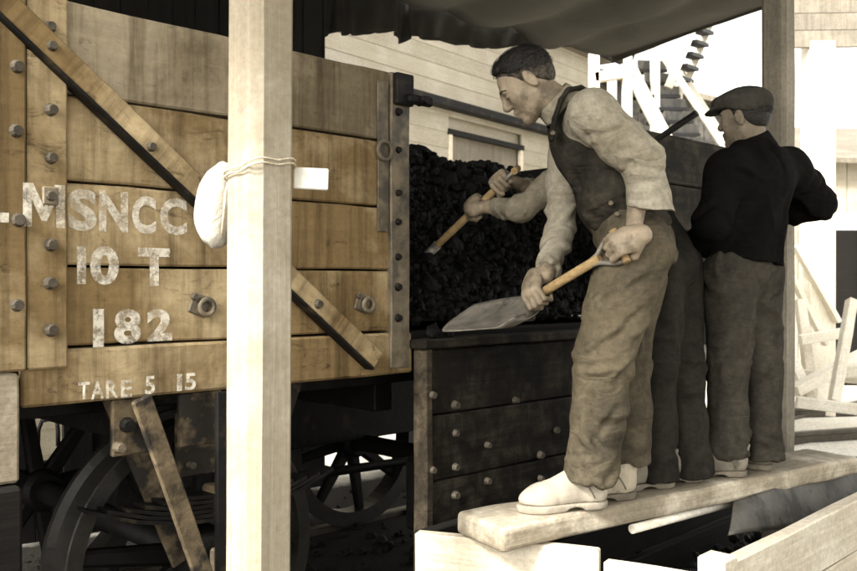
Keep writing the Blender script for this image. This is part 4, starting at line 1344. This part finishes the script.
def body_mesh(J, fine, hands, name_mat='skin'):
    pts = list(J['all'])
    lo, hi = bounds(pts, .2)
    F = Field(lo, hi, .012, fine, .0042)
    lat = J['lat']
    F.cone(J['pelvis'], J['belly'], .098, .098, .05, (lat, 1.35)); F.cone(J['belly'], J['chest'], .098, .11, .05, (lat, 1.3))
    F.cone(J['chest'], J['neck'], .085, .055, .05, (lat, 1.2))
    for s in 'LR':
        F.cone(J['chest'], J['sh' + s], .07, .058, .04)
        F.cone(J['sh' + s], J['el' + s], .052, .040, .02); F.cone(J['el' + s], J['wr' + s], .040, .0275, .015)
        F.cone(J['hip' + s], J['kn' + s], .078, .053, .04); F.cone(J['kn' + s], J['an' + s], .052, .036, .02)
        F.cone(J['an' + s], J['to' + s], .034, .026, .02)
    head_parts(F, J['head'], J['hf'], J['hu'], J.get('hs', 1.0))
    f = Vector(J['hf']).normalized(); u = Vector(J['hu']); u = (u - f * u.dot(f)).normalized()
    F.cone(Vector(J['head']) - f * .022 - u * .055, J['neck'], .054, .062, .03)
    for hnd in hands: hand(F, **hnd)
    return F.skin(1)
def hair_mesh(c, f, u, sc=1.0, line=((-.13, -.012), (-.06, .002), (-.035, .022), (-.012, .036), (.016, .042), (.030, .052), (.05, .080), (.075, .097), (.13, .115)), amp=.008):
    f = Vector(f).normalized(); u = Vector(u); u = (u - f * u.dot(f)).normalized(); l = u.cross(f); c = Vector(c)
    lo, hi = A3(c) - .16, A3(c) + .16
    F = Field(lo, hi, .005)
    F.ell(c + (f * -.016 + u * .033) * sc, (f, l, u), (.102 * sc, .080 * sc, .0905 * sc), .01)
    F.ell(c + (f * .022 + u * .092) * sc, (f, l, u), (.045 * sc, .05 * sc, .024 * sc), .03)
    g = np.stack(np.meshgrid(*F.ax, indexing='ij'), -1) - A3(c)
    fc, uc, lc = g @ A3(f) / sc, g @ A3(u) / sc, g @ A3(l) / sc
    xs, ys = zip(*line)
    cut = (np.interp(fc, xs, ys) - uc) * .8 + .004 * (vnoise((g.reshape(-1, 3) * 90)).reshape(fc.shape) - .5) * 2
    cc = (cut * sc).astype(np.float32); kk = .014
    hh_ = np.maximum(kk - np.abs(F.d - cc), 0) / kk
    F.d = np.maximum(F.d, cc) + hh_ * hh_ * kk * .25
    V, Q = F.skin(1)
    N = vnormals(V, Q)
    q = (V - A3(c)) @ np.stack([A3(f) * 28, A3(l) * 110, A3(u) * 60], 1)
    V = V + N * ((vnoise(q) - .5) * amp)[:, None]
    rs = np.random.default_rng(5)
    pick = rs.choice(len(V), min(2600, len(V)), replace=False)
    fl = -A3(f) * .8 - A3(u) * .35
    SV, SQ = [V], [Q]; off = len(V)
    vs, qs = [], []
    for i in pick:
        nn = N[i]; g0 = fl + rs.normal(0, .22, 3)
        g0 = g0 - nn * (g0 @ nn); g0 /= max(np.linalg.norm(g0), 1e-6)
        sd = np.cross(nn, g0); ln = rs.uniform(.016, .036) * sc; w = .0013 * sc
        p0 = V[i] - nn * .001; p1 = p0 + g0 * ln * .5 + nn * (.0055 * sc); p2 = p0 + g0 * ln + nn * rs.uniform(-.001, .005) * sc
        vs += [p0 - sd * w, p0 + sd * w, p1 + sd * w, p1 - sd * w, p2 + sd * w * .4, p2 - sd * w * .4]
        k = off + len(vs) - 6
        qs += [(k, k + 1, k + 2, k + 3), (k + 3, k + 2, k + 4, k + 5)]
    return np.concatenate([V, np.array(vs)]), np.concatenate([Q, np.array(qs)])
def short_hair(c, f, u, sc=1.0):
    f = Vector(f).normalized(); u = Vector(u); u = (u - f * u.dot(f)).normalized(); l = u.cross(f); c = Vector(c)
    F = Field(A3(c) - .16, A3(c) + .16, .005)
    F.ell(c + (f * -.0145 + u * .03) * sc, (f, l, u), (.1, .0782 * sc, .088 * sc), .01)
    F.ell(c + (f * -.045 + u * -.012) * sc, (f, l, u), (.062 * sc, .062 * sc, .055 * sc), .03)
    g = np.stack(np.meshgrid(*F.ax, indexing='ij'), -1) - A3(c)
    fc, uc = g @ A3(f) / sc, g @ A3(u) / sc
    cut = np.interp(fc, (-.13, -.06, -.035, -.012, .012, .024, .04, .08), (-.062, -.05, -.02, .012, .0, .03, .055, .09)) - uc + .005 * (vnoise(g.reshape(-1, 3) * 110).reshape(fc.shape) - .5)
    F.d = np.maximum(F.d, (cut * sc * .8).astype(np.float32))
    return F.skin(1)
def face_marks(par, org, c, f, u, sc=1.0):
    f = Vector(f).normalized(); u = Vector(u); u = (u - f * u.dot(f)).normalized(); l = u.cross(f); c = Vector(c) - Vector(org)
    h = lambda a, b, d: c + (f * a + l * b + u * d) * sc
    for s_ in (1, -1):
        tube('eyebrow', [h(.0925, .013 * s_, .026), h(.0915, .028 * s_, .031), h(.082, .043 * s_, .029), h(.073, .051 * s_, .023)], [.002, .0036, .0034, .0016], 'hair_dark', par, 6)
        tube('eyelash', [h(.0895, .019 * s_, .001), h(.0895, .031 * s_, -.0015), h(.083, .043 * s_, -.001)], [.001, .0019, .001], 'hair_dark', par, 6)
def cap_mesh(c, f, u, sc=1.0):
    f = Vector(f).normalized(); u = Vector(u); u = (u - f * u.dot(f)).normalized(); l = u.cross(f); c = Vector(c)
    h = lambda a, b, d: c + (f * a + l * b + u * d) * sc
    F = Field(A3(c) - .2, A3(c) + .22, .006)
    F.ell(h(-.014, 0, .050), (f, l, u), (.112 * sc, .092 * sc, .074 * sc), .02, clip=((h(-.09, 0, -.002), -u + f * .32),))
    F.ell(h(.028, 0, .080), (f, l, u), (.100 * sc, .092 * sc, .036 * sc), .03)
    fb = (f - u * .22).normalized(); ub = (u + f * .22).normalized()
    F.ell(h(.105, 0, .054), (fb, l, ub), (.062 * sc, .074 * sc, .011 * sc), .014)
    V, Q = F.skin(2)
    return crease(V, Q, [(h(-.08, 0, .07), h(.09, 0, .06))], .005, .05, 4.0), Q
def chain(F, pts, rads, k=.03, wide=None, clip_end=None, clip_start=None):
    n = len(pts) - 1
    for i in range(n):
        cl = []
        if clip_end is not None and i == n - 1: cl = [clip_end]
        F.cone(pts[i], pts[i + 1], rads[i], rads[i + 1], k, wide, cl)

def shovel(name, label, grip, low, blade_c, blade_f, blade_n, grip_axis, bl=.36, bw=.29, rad=.0165, parent_mats=('handle_wood', 'shovel_steel')):
    """shovel: shaft from the D-grip down to the socket, dished blade pointing along blade_f with its face along blade_n"""
    grip, low, blade_c = Vector(grip), Vector(low), Vector(blade_c)
    e = empty(name, blade_c); O = blade_c
    tag(e, label, 'shovel', 'coal shovels')
    d = (low - grip).normalized()
    ga = Vector(grip_axis); ga = (ga - d * ga.dot(d)).normalized()
    tube('shaft', [grip - O + d * .085, grip.lerp(low, .35) - O, grip.lerp(low, .7) - O, low - O], [rad * .95, rad, rad, rad * .9], parent_mats[0], e, 14)
    tube('crossbar', [grip - O - ga * .06, grip - O + ga * .06], .0145, parent_mats[0], e, 12)
    for s in (1, -1):
        tube('grip_strap', [grip - O + ga * .052 * s, grip - O + ga * .045 * s + d * .04, grip - O + ga * .014 * s + d * .09, grip - O + ga * .006 * s + d * .13], [.008, .008, .009, .010], parent_mats[1], e, 8)
    f = Vector(blade_f).normalized(); n = Vector(blade_n); n = (n - f * n.dot(f)).normalized(); l = n.cross(f)
    back = blade_c - f * bl * .5
    tube('socket', [low - O - d * .06, low - O, (back + n * .004) - O + f * .03, back - O + f * .10 - n * .004], [.021, .020, .017, .010], parent_mats[1], e, 12)
    V, Q = [], []
    NU, NV = 18, 14
    for i in range(NU + 1):
        a = i / NU
        for j in range(NV + 1):
            b = j / NV * 2 - 1
            wd = bw / 2 * (1.0 - .16 * a ** 3)
            ln = bl * (a - .5) - (bl * .22 * b * b if a > .5 else 0) * (a - .5) * 2 * .6 + (bl * .06 * b * b * (1 - a))
            z = .045 * abs(b) ** 2.2 * (1 - .55 * a) + .05 * max(0, .18 - a) / .18 * .6 - .012
            V.append(f * ln + l * (wd * b) + n * z)
    for i in range(NU):
        for j in range(NV):
            p = i * (NV + 1) + j
            Q.append((p, p + 1, p + NV + 2, p + NV + 1))
    o = link('blade', np_mesh(np.array([v[:] for v in V]), np.array(Q)), parent_mats[1], e)
    md = o.modifiers.new('thickness', 'SOLIDIFY'); md.thickness = .004
    return e

def stitch_line(name, pts, mat, par, org, r=.0025):
    o = tube(name, pts, r, mat, par, 6); o.location = -Vector(org); return o

ON = PTOP + .001
# ================================================================== the man in the foreground, shovelling
def man_front():
    org = Vector((P(590, CY, 3.15).x, 3.15, PTOP))
    root = empty('person', org)
    tag(root, 'bareheaded man in bib overalls and pale boots bending to his shovel', 'person')
    J = {}
    J['pelvis'] = P(636, 238, 3.19); J['belly'] = P(614, 196, 3.18); J['chest'] = P(588, 142, 3.17); J['neck'] = P(563, 108, 3.15)
    J['lat'] = Vector((.12, -1, 0))
    J['shL'] = P(592, 114, 2.99); J['elL'] = P(643, 161, 2.93); J['wrL'] = P(640, 216, 2.96)
    J['shR'] = P(570, 124, 3.34); J['elR'] = P(560, 232, 3.36); J['wrR'] = P(546, 276, 3.20)
    J['hipL'] = P(636, 250, 3.08); J['knL'] = P(603, 357, 3.05); J['anL'] = P(594, 470, 3.11)
    J['hipR'] = P(642, 250, 3.30); J['knR'] = P(622, 358, 3.28); J['anR'] = P(626, 466, 3.27)
    heelL = Vector((P(606, CY, 3.13).x, 3.13, ON)); toeL = Vector((P(519, CY, 3.05).x, 3.05, ON))
    heelR = Vector((P(634, CY, 3.27).x, 3.27, ON)); dirR = Vector((-.85, -.30, 0))
    J['toL'] = heelL + (toeL - heelL).normalized() * .20 + Vector((0, 0, .05)); J['toR'] = heelR + dirR.normalized() * .18 + Vector((0, 0, .05))
    J['head'] = P(526, 83.5, 3.14); J['hf'] = Vector((-.75, .10, -.66)); J['hu'] = Vector((-.66, 0, .75)); J['hs'] = 1.0
    J['all'] = [v for k, v in J.items() if k not in ('lat', 'hf', 'hu', 'hs', 'all')]
    # shovel geometry
    grip = P(620, 246, 2.955); low = P(528, 301, 3.20)
    d = (low - grip).normalized()
    gax = (Vector((.25, -.2, .9)) - d * Vector((.25, -.2, .9)).dot(d)).normalized()
    hR = P(538, 294, 3.175)
    hR = grip + d * (hR - grip).dot(d)
    hands = [dict(c=grip, axis=-gax, arm_dir=grip - J['wrL'], side=(.55, -.8, .1), rod=.012, sc=1.08), dict(c=hR, axis=d, arm_dir=hR - J['wrR'], side=(-.5, -.8, .25), sc=1.05)]
    J['wrL'] = grip + (J['wrL'] - grip).normalized() * .085
    fine = [(A3(J['head']) - .15, A3(J['head']) + .15)] + [(A3(q['c']) - .095, A3(q['c']) + .095) for q in hands]
    skin_obj('body', body_mesh(J, fine, hands), 'skin', root, org)
    skin_obj('hair', hair_mesh(J['head'], J['hf'], J['hu']), 'hair_dark', root, org)
    skin_obj('short_hair', short_hair(J['head'], J['hf'], J['hu']), 'hair_short', root, org)
    face_marks(root, org, J['head'], J['hf'], J['hu'])
    # shirt
    pts = [J[k] for k in ('shL', 'elL', 'wrL', 'shR', 'elR', 'wrR', 'neck', 'chest', 'belly')]
    lo, hi = bounds(pts, .17)
    F = Field(lo, hi, .0072)
    lat = J['lat']
    F.cone(J['belly'], J['chest'], .105, .108, .05, (lat, 1.22)); F.cone(J['chest'], P(572, 118, 3.16), .102, .080, .05, (lat, 1.2))
    mid = J['shL'].lerp(J['elL'], .55) + Vector((0, 0, -.008)); cuffL = P(646, 205, 2.955)
    cl = (P(650, 211, 2.95), J['wrL'] - J['elL'] + Vector((0, 0, -.1)))
    F.cone(P(585, 125, 3.06), J['shL'], .075, .084, .04)
    chain(F, [J['shL'], mid, J['elL']], [.085, .079, .068], .03)
    F.cone(J['elL'], P(652, 222, 2.95), .070, .084, .03, None, [cl])
    F.cone(J['chest'], J['shR'], .09, .082, .04)
    clr = (P(548, 270, 3.22), J['wrR'] - J['elR'])
    chain(F, [J['shR'], J['shR'].lerp(J['elR'], .55), J['elR']], [.080, .070, .060], .03)
    F.cone(J['elR'], J['wrR'] + (J['wrR'] - J['elR']) * .3, .060, .042, .03, None, [clr])
    V, Q = F.skin(2)
    V = crease(V, Q, [(J['shL'], J['elL']), (J['elL'], cuffL), (J['shR'], J['elR']), (J['elR'], J['wrR']), (J['chest'], J['belly'])], .009, .10, 1.0,
               ((J['elL'], .11), (J['elR'], .09), (cuffL, .06), (J['shL'] + Vector((.05, 0, -.09)), .08)))
    V = strokes(V, Q, [(J['shL'], J['elL']), (J['elL'], cuffL), (J['shR'], J['elR']), (J['elR'], J['wrR'])], 17, .010, .014, .15, 4)
    V = pulls(V, Q, [(P(a, b, 2.92), P(c, d2, 2.92), w, am) for a, b, c, d2, w, am in ((585, 140, 632, 132, .011, .008), (612, 158, 655, 150, .010, .009), (622, 172, 668, 176, .010, .009), (626, 192, 664, 184, .010, .007), (570, 104, 592, 132, .011, .007))])
    sh = skin_obj('shirt', (V, Q), 'shirt_cloth', root, org)
    # collar: a soft band standing round the neck
    up = (J['head'] - J['neck']); up = (up - J['hf'].normalized() * .02).normalized()
    cpt = J['neck'] + up * .028
    ax1 = J['lat'].normalized(); ax2 = up.cross(ax1).normalized()
    lo, hi = bounds([cpt], .15)
    F = Field(lo, hi, .0055)
    F.cone(cpt - up * .04, cpt + up * .030, .086, .073, .01, (lat, 1.02), ((cpt + up * .026, up), (cpt - up * .03, -up)))
    F.cone(cpt - up * .05, cpt + up * .09, .062, .062, .006, op='cut')
    V, Q = F.skin(1)
    V = crease(V, Q, [(cpt - up * .1, cpt + up * .1)], .006, .03, 8.0)
    skin_obj('collar', (V, Q), 'shirt_cloth', sh, org)
    # cuffs
    ca = (J['wrL'] - J['elL'] + Vector((0, 0, -.1))).normalized()
    # bib overalls: trousers
    hemL = P(589, 480, 3.10); hemR = P(627, 463, 3.27)
    lo, hi = bounds([J['pelvis'], J['belly'], hemL, hemR, J['knL'], J['hipL'], J['hipR']], .2)
    F = Field(lo, hi, .0078)
    F.cone(J['pelvis'] + Vector((0, 0, -.02)), J['belly'], .128, .125, .05, (lat, 1.22))
    for s, hem, r in (('L', hemL, (.128, .104, .092, .094)), ('R', hemR, (.12, .098, .086, .088))):
        mid = J['kn' + s].lerp(hem, .5) + Vector((.012, 0, 0))
        F.cone(J['hip' + s], J['kn' + s], r[0], r[1], .05)
        F.cone(J['kn' + s], mid, r[1], r[2], .03)
        dn = (hem - mid).normalized() + Vector((0, 0, -.9))
        F.cone(mid, hem + (hem - mid).normalized() * .05, r[2], r[3], .03, None, [(hem, dn)])
    V, Q = F.skin(2)
    V = crease(V, Q, [(J['hipL'], J['knL']), (J['knL'], hemL), (J['hipR'], J['knR']), (J['knR'], hemR), (J['belly'], J['pelvis'])], .009, .16, 5.0,
               ((J['knL'], .12), (J['knR'], .12), (J['pelvis'], .13), (J['knL'].lerp(hemL, .62), .09)), ((hemL, .12), (hemR, .12)))
    V = strokes(V, Q, [(J['hipL'], J['knL']), (J['knL'], hemL), (J['hipR'], J['knR']), (J['knR'], hemR)], 11, .010, .018, .22, 6, tilt=1.0)
    near = 2.97
    V = pulls(V, Q, [(P(a, b, near), P(c, d2, near), w, am) for a, b, c, d2, w, am in ((632, 322, 580, 354, .013, .011), (648, 300, 604, 340, .012, .010), (618, 284, 588, 312, .011, .009), (650, 268, 612, 300, .012, .009),
        (573, 372, 628, 362, .012, .009), (640, 352, 606, 384, .013, .010), (616, 402, 588, 446, .013, .009), (578, 430, 612, 462, .012, .010), (566, 466, 606, 458, .011, .008))])
    tr = skin_obj('trousers', (V, Q), 'trouser_cloth', root, org)
    # hem seam
    # bib and back of the overalls
    lo, hi = bounds([J['belly'], J['chest'], J['neck'], J['pelvis']], .22)
    F = Field(lo, hi, .0075)
    F.cone(J['pelvis'], J['belly'], .134, .131, .05, (lat, 1.22))
    F.cone(J['belly'], J['chest'], .127, .124, .05, (lat, 1.28)); F.cone(J['chest'], P(571, 120, 3.16), .120, .088, .05, (lat, 1.25))
    # the arm holes and the neck opening
    F.cone(J['shL'] + Vector((.01, .07, -.02)), J['shL'] + Vector((.02, -.3, -.02)), .070, .085, .015, op='cut')
    F.cone(J['shR'] + Vector((.0, -.02, -.02)), J['shR'] + Vector((.0, .3, -.02)), .088, .11, .015, op='cut')
    F.cone(J['neck'] + Vector((.0, 0, -.01)), J['neck'] + Vector((-.15, 0, .2)), .074, .09, .01, op='cut')
    F.plane(P(636, 236, 3.18), (.35, 0, -1))
    V, Q = F.skin(1)
    V = crease(V, Q, [(J['chest'], J['belly']), (J['belly'], J['pelvis'])], .014, .11, 9.0, ((J['belly'], .14), (P(590, 215, 3.05), .1)))
    V = strokes(V, Q, [(J['chest'], J['belly']), (J['belly'], J['pelvis'])], 26, .011, .014, .2, 8, tilt=.8)
    bib = skin_obj('bib', (V, Q), 'bib_cloth_shaded', root, org)
    F = Field(*bounds([P(548, 130, 3.02), P(586, 86, 3.06)], .08), .006)
    chain(F, [P(551, 140, 3.05), P(555, 118, 3.045), P(561, 100, 3.05), P(568, 90, 3.07), P(580, 88, 3.10), P(596, 96, 3.12)], [.0085] * 6, .006, (J['lat'], 2.8))
    V, Q = F.skin(1)
    skin_obj('strap', (V, Q), 'bib_cloth_shaded', bib, org)
    for px_, py_, zz in ((553, 133, 3.02), (611, 203, 3.01), (617, 214, 3.01)):
        bo = link('button', bolt_mesh(.009, .006), 'strap_iron', bib, P(px_, py_, zz) - org)
    for hl, hd, mt, so in ((heelL, toeL - heelL, 'boot_dusty', 'sole_dusty'), (heelR, dirR, 'boot_tan', 'sole_dark')):
        boot(org, hl, hd, root, mt, so, 1.02, .155)
    shovel('coal_shovel', 'broad steel shovel with wooden shaft held by the man in front', grip, low, P(492, 319, 3.34), Vector((-1, .62, -.05)), Vector((.02, -.42, .9)), gax, .38, .31)
    return J
J1 = man_front()

# ================================================================== the man behind him, mostly hidden
def man_middle():
    org = Vector((P(672, CY, 3.45).x, 3.45, PTOP))
    root = empty('person', org)
    tag(root, 'man half hidden behind the foremost shoveller, only arms and dark trouser legs showing', 'person')
    J = {}
    J['pelvis'] = P(668, 262, 3.62); J['belly'] = P(645, 222, 3.64); J['chest'] = P(605, 178, 3.70); J['neck'] = P(590, 152, 3.74)
    J['lat'] = Vector((-.35, -1, 0)).normalized()
    J['shL'] = P(578, 166, 3.57); J['elL'] = P(519, 209, 3.55); J['wrL'] = P(492, 207, 3.66)
    J['shR'] = P(590, 162, 3.90); J['elR'] = P(545, 196, 3.98); J['wrR'] = P(518, 182, 3.84)
    J['hipL'] = P(662, 268, 3.53); J['knL'] = P(655, 365, 3.45); J['anL'] = P(660, 462, 3.43)
    J['hipR'] = P(678, 268, 3.70); J['knR'] = P(682, 365, 3.56); J['anR'] = P(693, 462, 3.54)
    heelL = Vector((P(673, CY, 3.45).x, 3.45, ON)); heelR = Vector((P(701, CY, 3.56).x, 3.56, ON)); dr = Vector((-.9, -.28, 0))
    for s, h in (('L', heelL), ('R', heelR)): J['to' + s] = h + dr.normalized() * .2 + Vector((0, 0, .05))
    J['head'] = P(580, 128, 3.80); J['hf'] = Vector((-.8, .35, -.45)); J['hu'] = Vector((-.4, 0, .9))
    J['all'] = [v for k, v in J.items() if k not in ('lat', 'hf', 'hu', 'hs', 'all')]
    grip = P(516, 170, 3.74); low = P(428, 254, 3.90)
    d = (low - grip).normalized()
    hL = grip + d * (P(478, 207, 3.82) - grip).dot(d); hR = grip + d * (P(503, 183, 3.77) - grip).dot(d)
    hands = [dict(c=hL, axis=d, arm_dir=hL - J['wrL'], side=(-.2, -.8, .5), sc=1.05), dict(c=hR, axis=d, arm_dir=hR - J['wrR'], side=(0, -.3, .9), sc=1.05)]
    for q, s in zip(hands, 'LR'): J['wr' + s] = q['c'] + (J['wr' + s] - q['c']).normalized() * .085
    fine = [(A3(J['head']) - .13, A3(J['head']) + .13)] + [(A3(q['c']) - .095, A3(q['c']) + .095) for q in hands]
    skin_obj('body', body_mesh(J, fine, hands), 'skin', root, org)
    skin_obj('hair', hair_mesh(J['head'], J['hf'], J['hu']), 'hair_dark', root, org)
    lo, hi = bounds([J[k] for k in ('shL', 'elL', 'wrL', 'shR', 'elR', 'wrR', 'neck', 'chest', 'belly', 'pelvis')], .17)
    F = Field(lo, hi, .0078)
    lat = J['lat']
    F.cone(J['belly'], J['chest'], .115, .12, .05, (lat, 1.25)); F.cone(J['chest'], J['neck'], .10, .065, .05, (lat, 1.2))
    for s, e in (('L', .35), ('R', .25)):
        F.cone(J['chest'], J['sh' + s], .085, .078, .04)
        F.cone(J['sh' + s], J['el' + s], .072, .060, .03)
        F.cone(J['el' + s], J['wr' + s], .060, .045, .03, None, [(J['el' + s].lerp(J['wr' + s], .72), J['wr' + s] - J['el' + s])])
    V, Q = F.skin(2)
    V = crease(V, Q, [(J['shL'], J['elL']), (J['elL'], J['wrL']), (J['shR'], J['elR']), (J['elR'], J['wrR']), (J['chest'], J['pelvis'])], .011, .08, 14.0, ((J['elL'], .09), (J['elR'], .09)))
    V = strokes(V, Q, [(J['shL'], J['elL']), (J['elL'], J['wrL']), (J['shR'], J['elR']), (J['elR'], J['wrR'])], 18, .008, .012, .12, 14)
    skin_obj('shirt', (V, Q), 'shirt_grey', root, org)
    legs(J, root, org, P(657, 480, 3.43), P(692, 476, 3.54), 'dark_trousers', (.11, .09, .082, .084), 21.0)
    for h in (heelL, heelR): boot(org, h, dr, root, 'boot_grey', 'sole_dark', .98, .15)
    bf = Vector((-.9, .25, -.45))
    shovel('coal_shovel', 'shovel with slanting wooden shaft thrust into the coal by the hidden man', grip, low, low + Vector((-.17, .10, -.15)), bf, Vector((-.4, -.2, .9)), Vector((.1, 1, .1)), .34, .27)
def legs(J, root, org, hemL, hemR, mat, r, seed, waist=None):
    lo, hi = bounds([J['pelvis'], J['belly'], hemL, hemR, J['knL'], J['knR'], J['hipL'], J['hipR']], .2)
    F = Field(lo, hi, .0085)
    F.cone(J['pelvis'] + Vector((0, 0, -.02)), J['belly'], .125, .118, .05, (J['lat'], 1.2))
    for s, hem in (('L', hemL), ('R', hemR)):
        mid = J['kn' + s].lerp(hem, .5)
        F.cone(J['hip' + s], J['kn' + s], r[0], r[1], .03); F.cone(J['kn' + s], mid, r[1], r[2], .02)
        F.cone(mid, hem + (hem - mid).normalized() * .05, r[2], r[3], .02, None, [(hem, Vector((0, 0, -1)))])
    V, Q = F.skin(2)
    V = crease(V, Q, [(J['hipL'], J['knL']), (J['knL'], hemL), (J['hipR'], J['knR']), (J['knR'], hemR)], .011, .15, seed, ((J['knL'], .12), (J['knR'], .12)), ((hemL, .12), (hemR, .12)))
    V = strokes(V, Q, [(J['hipL'], J['knL']), (J['knL'], hemL), (J['hipR'], J['knR']), (J['knR'], hemR)], 12, .009, .016, .2, seed, tilt=.9)
    return skin_obj('trousers', (V, Q), mat, root, org)
man_middle()

# ================================================================== the man in the flat cap at the right, back to us
def man_cap():
    org = Vector((P(742, CY, 3.66).x, 3.66, PTOP))
    root = empty('person', org)
    tag(root, 'man in flat cap and black jacket turned away at the right end of the plank', 'person')
    J = {}
    J['pelvis'] = P(742, 268, 3.70); J['belly'] = P(746, 225, 3.70); J['chest'] = P(756, 180, 3.70); J['neck'] = P(752, 143, 3.71)
    J['lat'] = Vector((-.82, -.57, 0))
    J['shL'] = P(727, 172, 3.60); J['elL'] = P(712, 226, 3.56); J['wrL'] = P(692, 250, 3.76)
    J['shR'] = P(788, 168, 3.82); J['elR'] = P(818, 204, 3.92); J['wrR'] = P(778, 218, 4.05)
    J['hipL'] = P(730, 272, 3.65); J['knL'] = P(727, 365, 3.64); J['anL'] = P(728, 455, 3.65)
    J['hipR'] = P(756, 272, 3.76); J['knR'] = P(760, 365, 3.75); J['anR'] = P(764, 452, 3.75)
    heelL = Vector((P(746, CY, 3.64).x, 3.64, ON)); heelR = Vector((P(773, CY, 3.74).x, 3.74, ON))
    dL = Vector((-.93, -.06, 0)); dR = Vector((-.7, .5, 0))
    for s, h, q in (('L', heelL, dL), ('R', heelR, dR)): J['to' + s] = h + q.normalized() * .19 + Vector((0, 0, .05))
    J['head'] = P(744, 118, 3.70); J['hf'] = Vector((-.74, .68, -.10)); J['hu'] = Vector((-.10, 0, 1)); J['hs'] = .97
    J['all'] = [v for k, v in J.items() if k not in ('lat', 'hf', 'hu', 'hs', 'all')]
    sg = P(697, 112, 4.28); slow = P(640, 149, 4.36)
    dd = (slow - sg).normalized()
    hands = [dict(c=J['wrL'] + Vector((-.03, .06, -.03)), axis=Vector((.3, .5, .6)), arm_dir=Vector((-.3, .6, -.3)), side=(-.6, -.6, .3)),
             dict(c=J['wrR'] + Vector((-.07, .04, .0)), axis=Vector((0, .5, .8)), arm_dir=Vector((-1, .5, 0)), side=(.3, .8, .2))]
    fine = [(A3(J['head']) - .14, A3(J['head']) + .14)] + [(A3(q['c']) - .09, A3(q['c']) + .09) for q in hands]
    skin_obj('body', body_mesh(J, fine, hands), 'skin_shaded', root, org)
    skin_obj('hair', hair_mesh(J['head'], J['hf'], J['hu'], .97), 'hair_dark', root, org)
    skin_obj('short_hair', short_hair(J['head'], J['hf'], J['hu'], .97), 'hair_dark', root, org)
    face_marks(root, org, J['head'], J['hf'], J['hu'], .97)
    skin_obj('flat_cap', cap_mesh(J['head'], J['hf'], J['hu'], 1.0), 'cap_cloth', root, org)
    lo, hi = bounds([J[k] for k in ('shL', 'elL', 'wrL', 'shR', 'elR', 'wrR', 'neck', 'chest', 'belly', 'pelvis')], .18)
    F = Field(lo, hi, .0085)
    lat = J['lat']
    hemz = P(745, 263, 3.70)
    F.cone(P(745, 275, 3.70), J['belly'], .145, .135, .05, (lat, 1.22), ((hemz, (-.1, 0, -1)),))
    F.cone(J['belly'], J['chest'], .135, .135, .05, (lat, 1.26)); F.cone(J['chest'], P(752, 152, 3.71), .115, .075, .06, (lat, 1.3))
    F.cone(J['shL'], J['shR'], .085, .085, .06)
    for s in 'LR':
        F.cone(J['sh' + s], J['el' + s], .084, .072, .04)
        F.cone(J['el' + s], J['wr' + s], .072, .05, .03)
    V, Q = F.skin(2)
    V = crease(V, Q, [(J['shL'], J['elL']), (J['shR'], J['elR']), (J['elR'], J['wrR']), (J['chest'], J['pelvis'])], .012, .11, 17.0, ((J['elR'], .1), (J['belly'], .12)))
    V = strokes(V, Q, [(J['shL'], J['elL']), (J['shR'], J['elR']), (J['elR'], J['wrR']), (J['neck'], J['pelvis'])], 18, .010, .015, .2, 17, tilt=.9)
    jk = skin_obj('jacket', (V, Q), 'black_jacket', root, org)
    up = (J['head'] - J['neck']).normalized()
    cpt = J['neck'] + up * .0
    F = Field(A3(cpt) - .15, A3(cpt) + .15, .006)
    F.cone(cpt - up * .05, cpt + up * .035, .098, .072, .01, None, ((cpt + up * .03, up), (cpt - up * .045, -up)))
    F.cone(cpt - up * .06, cpt + up * .09, .058, .062, .006, op='cut')
    V, Q = F.skin(1)
    skin_obj('collar', (V, Q), 'black_jacket', jk, org)
    legs(J, root, org, P(727, 458, 3.65), P(763, 459, 3.75), 'grey_trousers', (.115, .092, .084, .088), 27.0)
    boot(org, heelL, dL, root, 'boot_grey', 'sole_dark', .96, .14)
    boot(org, heelR, dR, root, 'boot_grey', 'sole_dark', .96, .14)
man_cap()
# the handle sticking up over the wagon side between the men
bar_a, bar_b = P(655, 141, 4.55), P(697, 113, 4.40)
bar_l = bar_a + (bar_a - bar_b).normalized() * .75
tag(tube('pick_handle', [bar_b, bar_a, bar_l], [.017, .016, .015], 'dark_iron', None, 12), 'dark tool handle sticking up over the wagon side before the white stairs', 'tool handle')
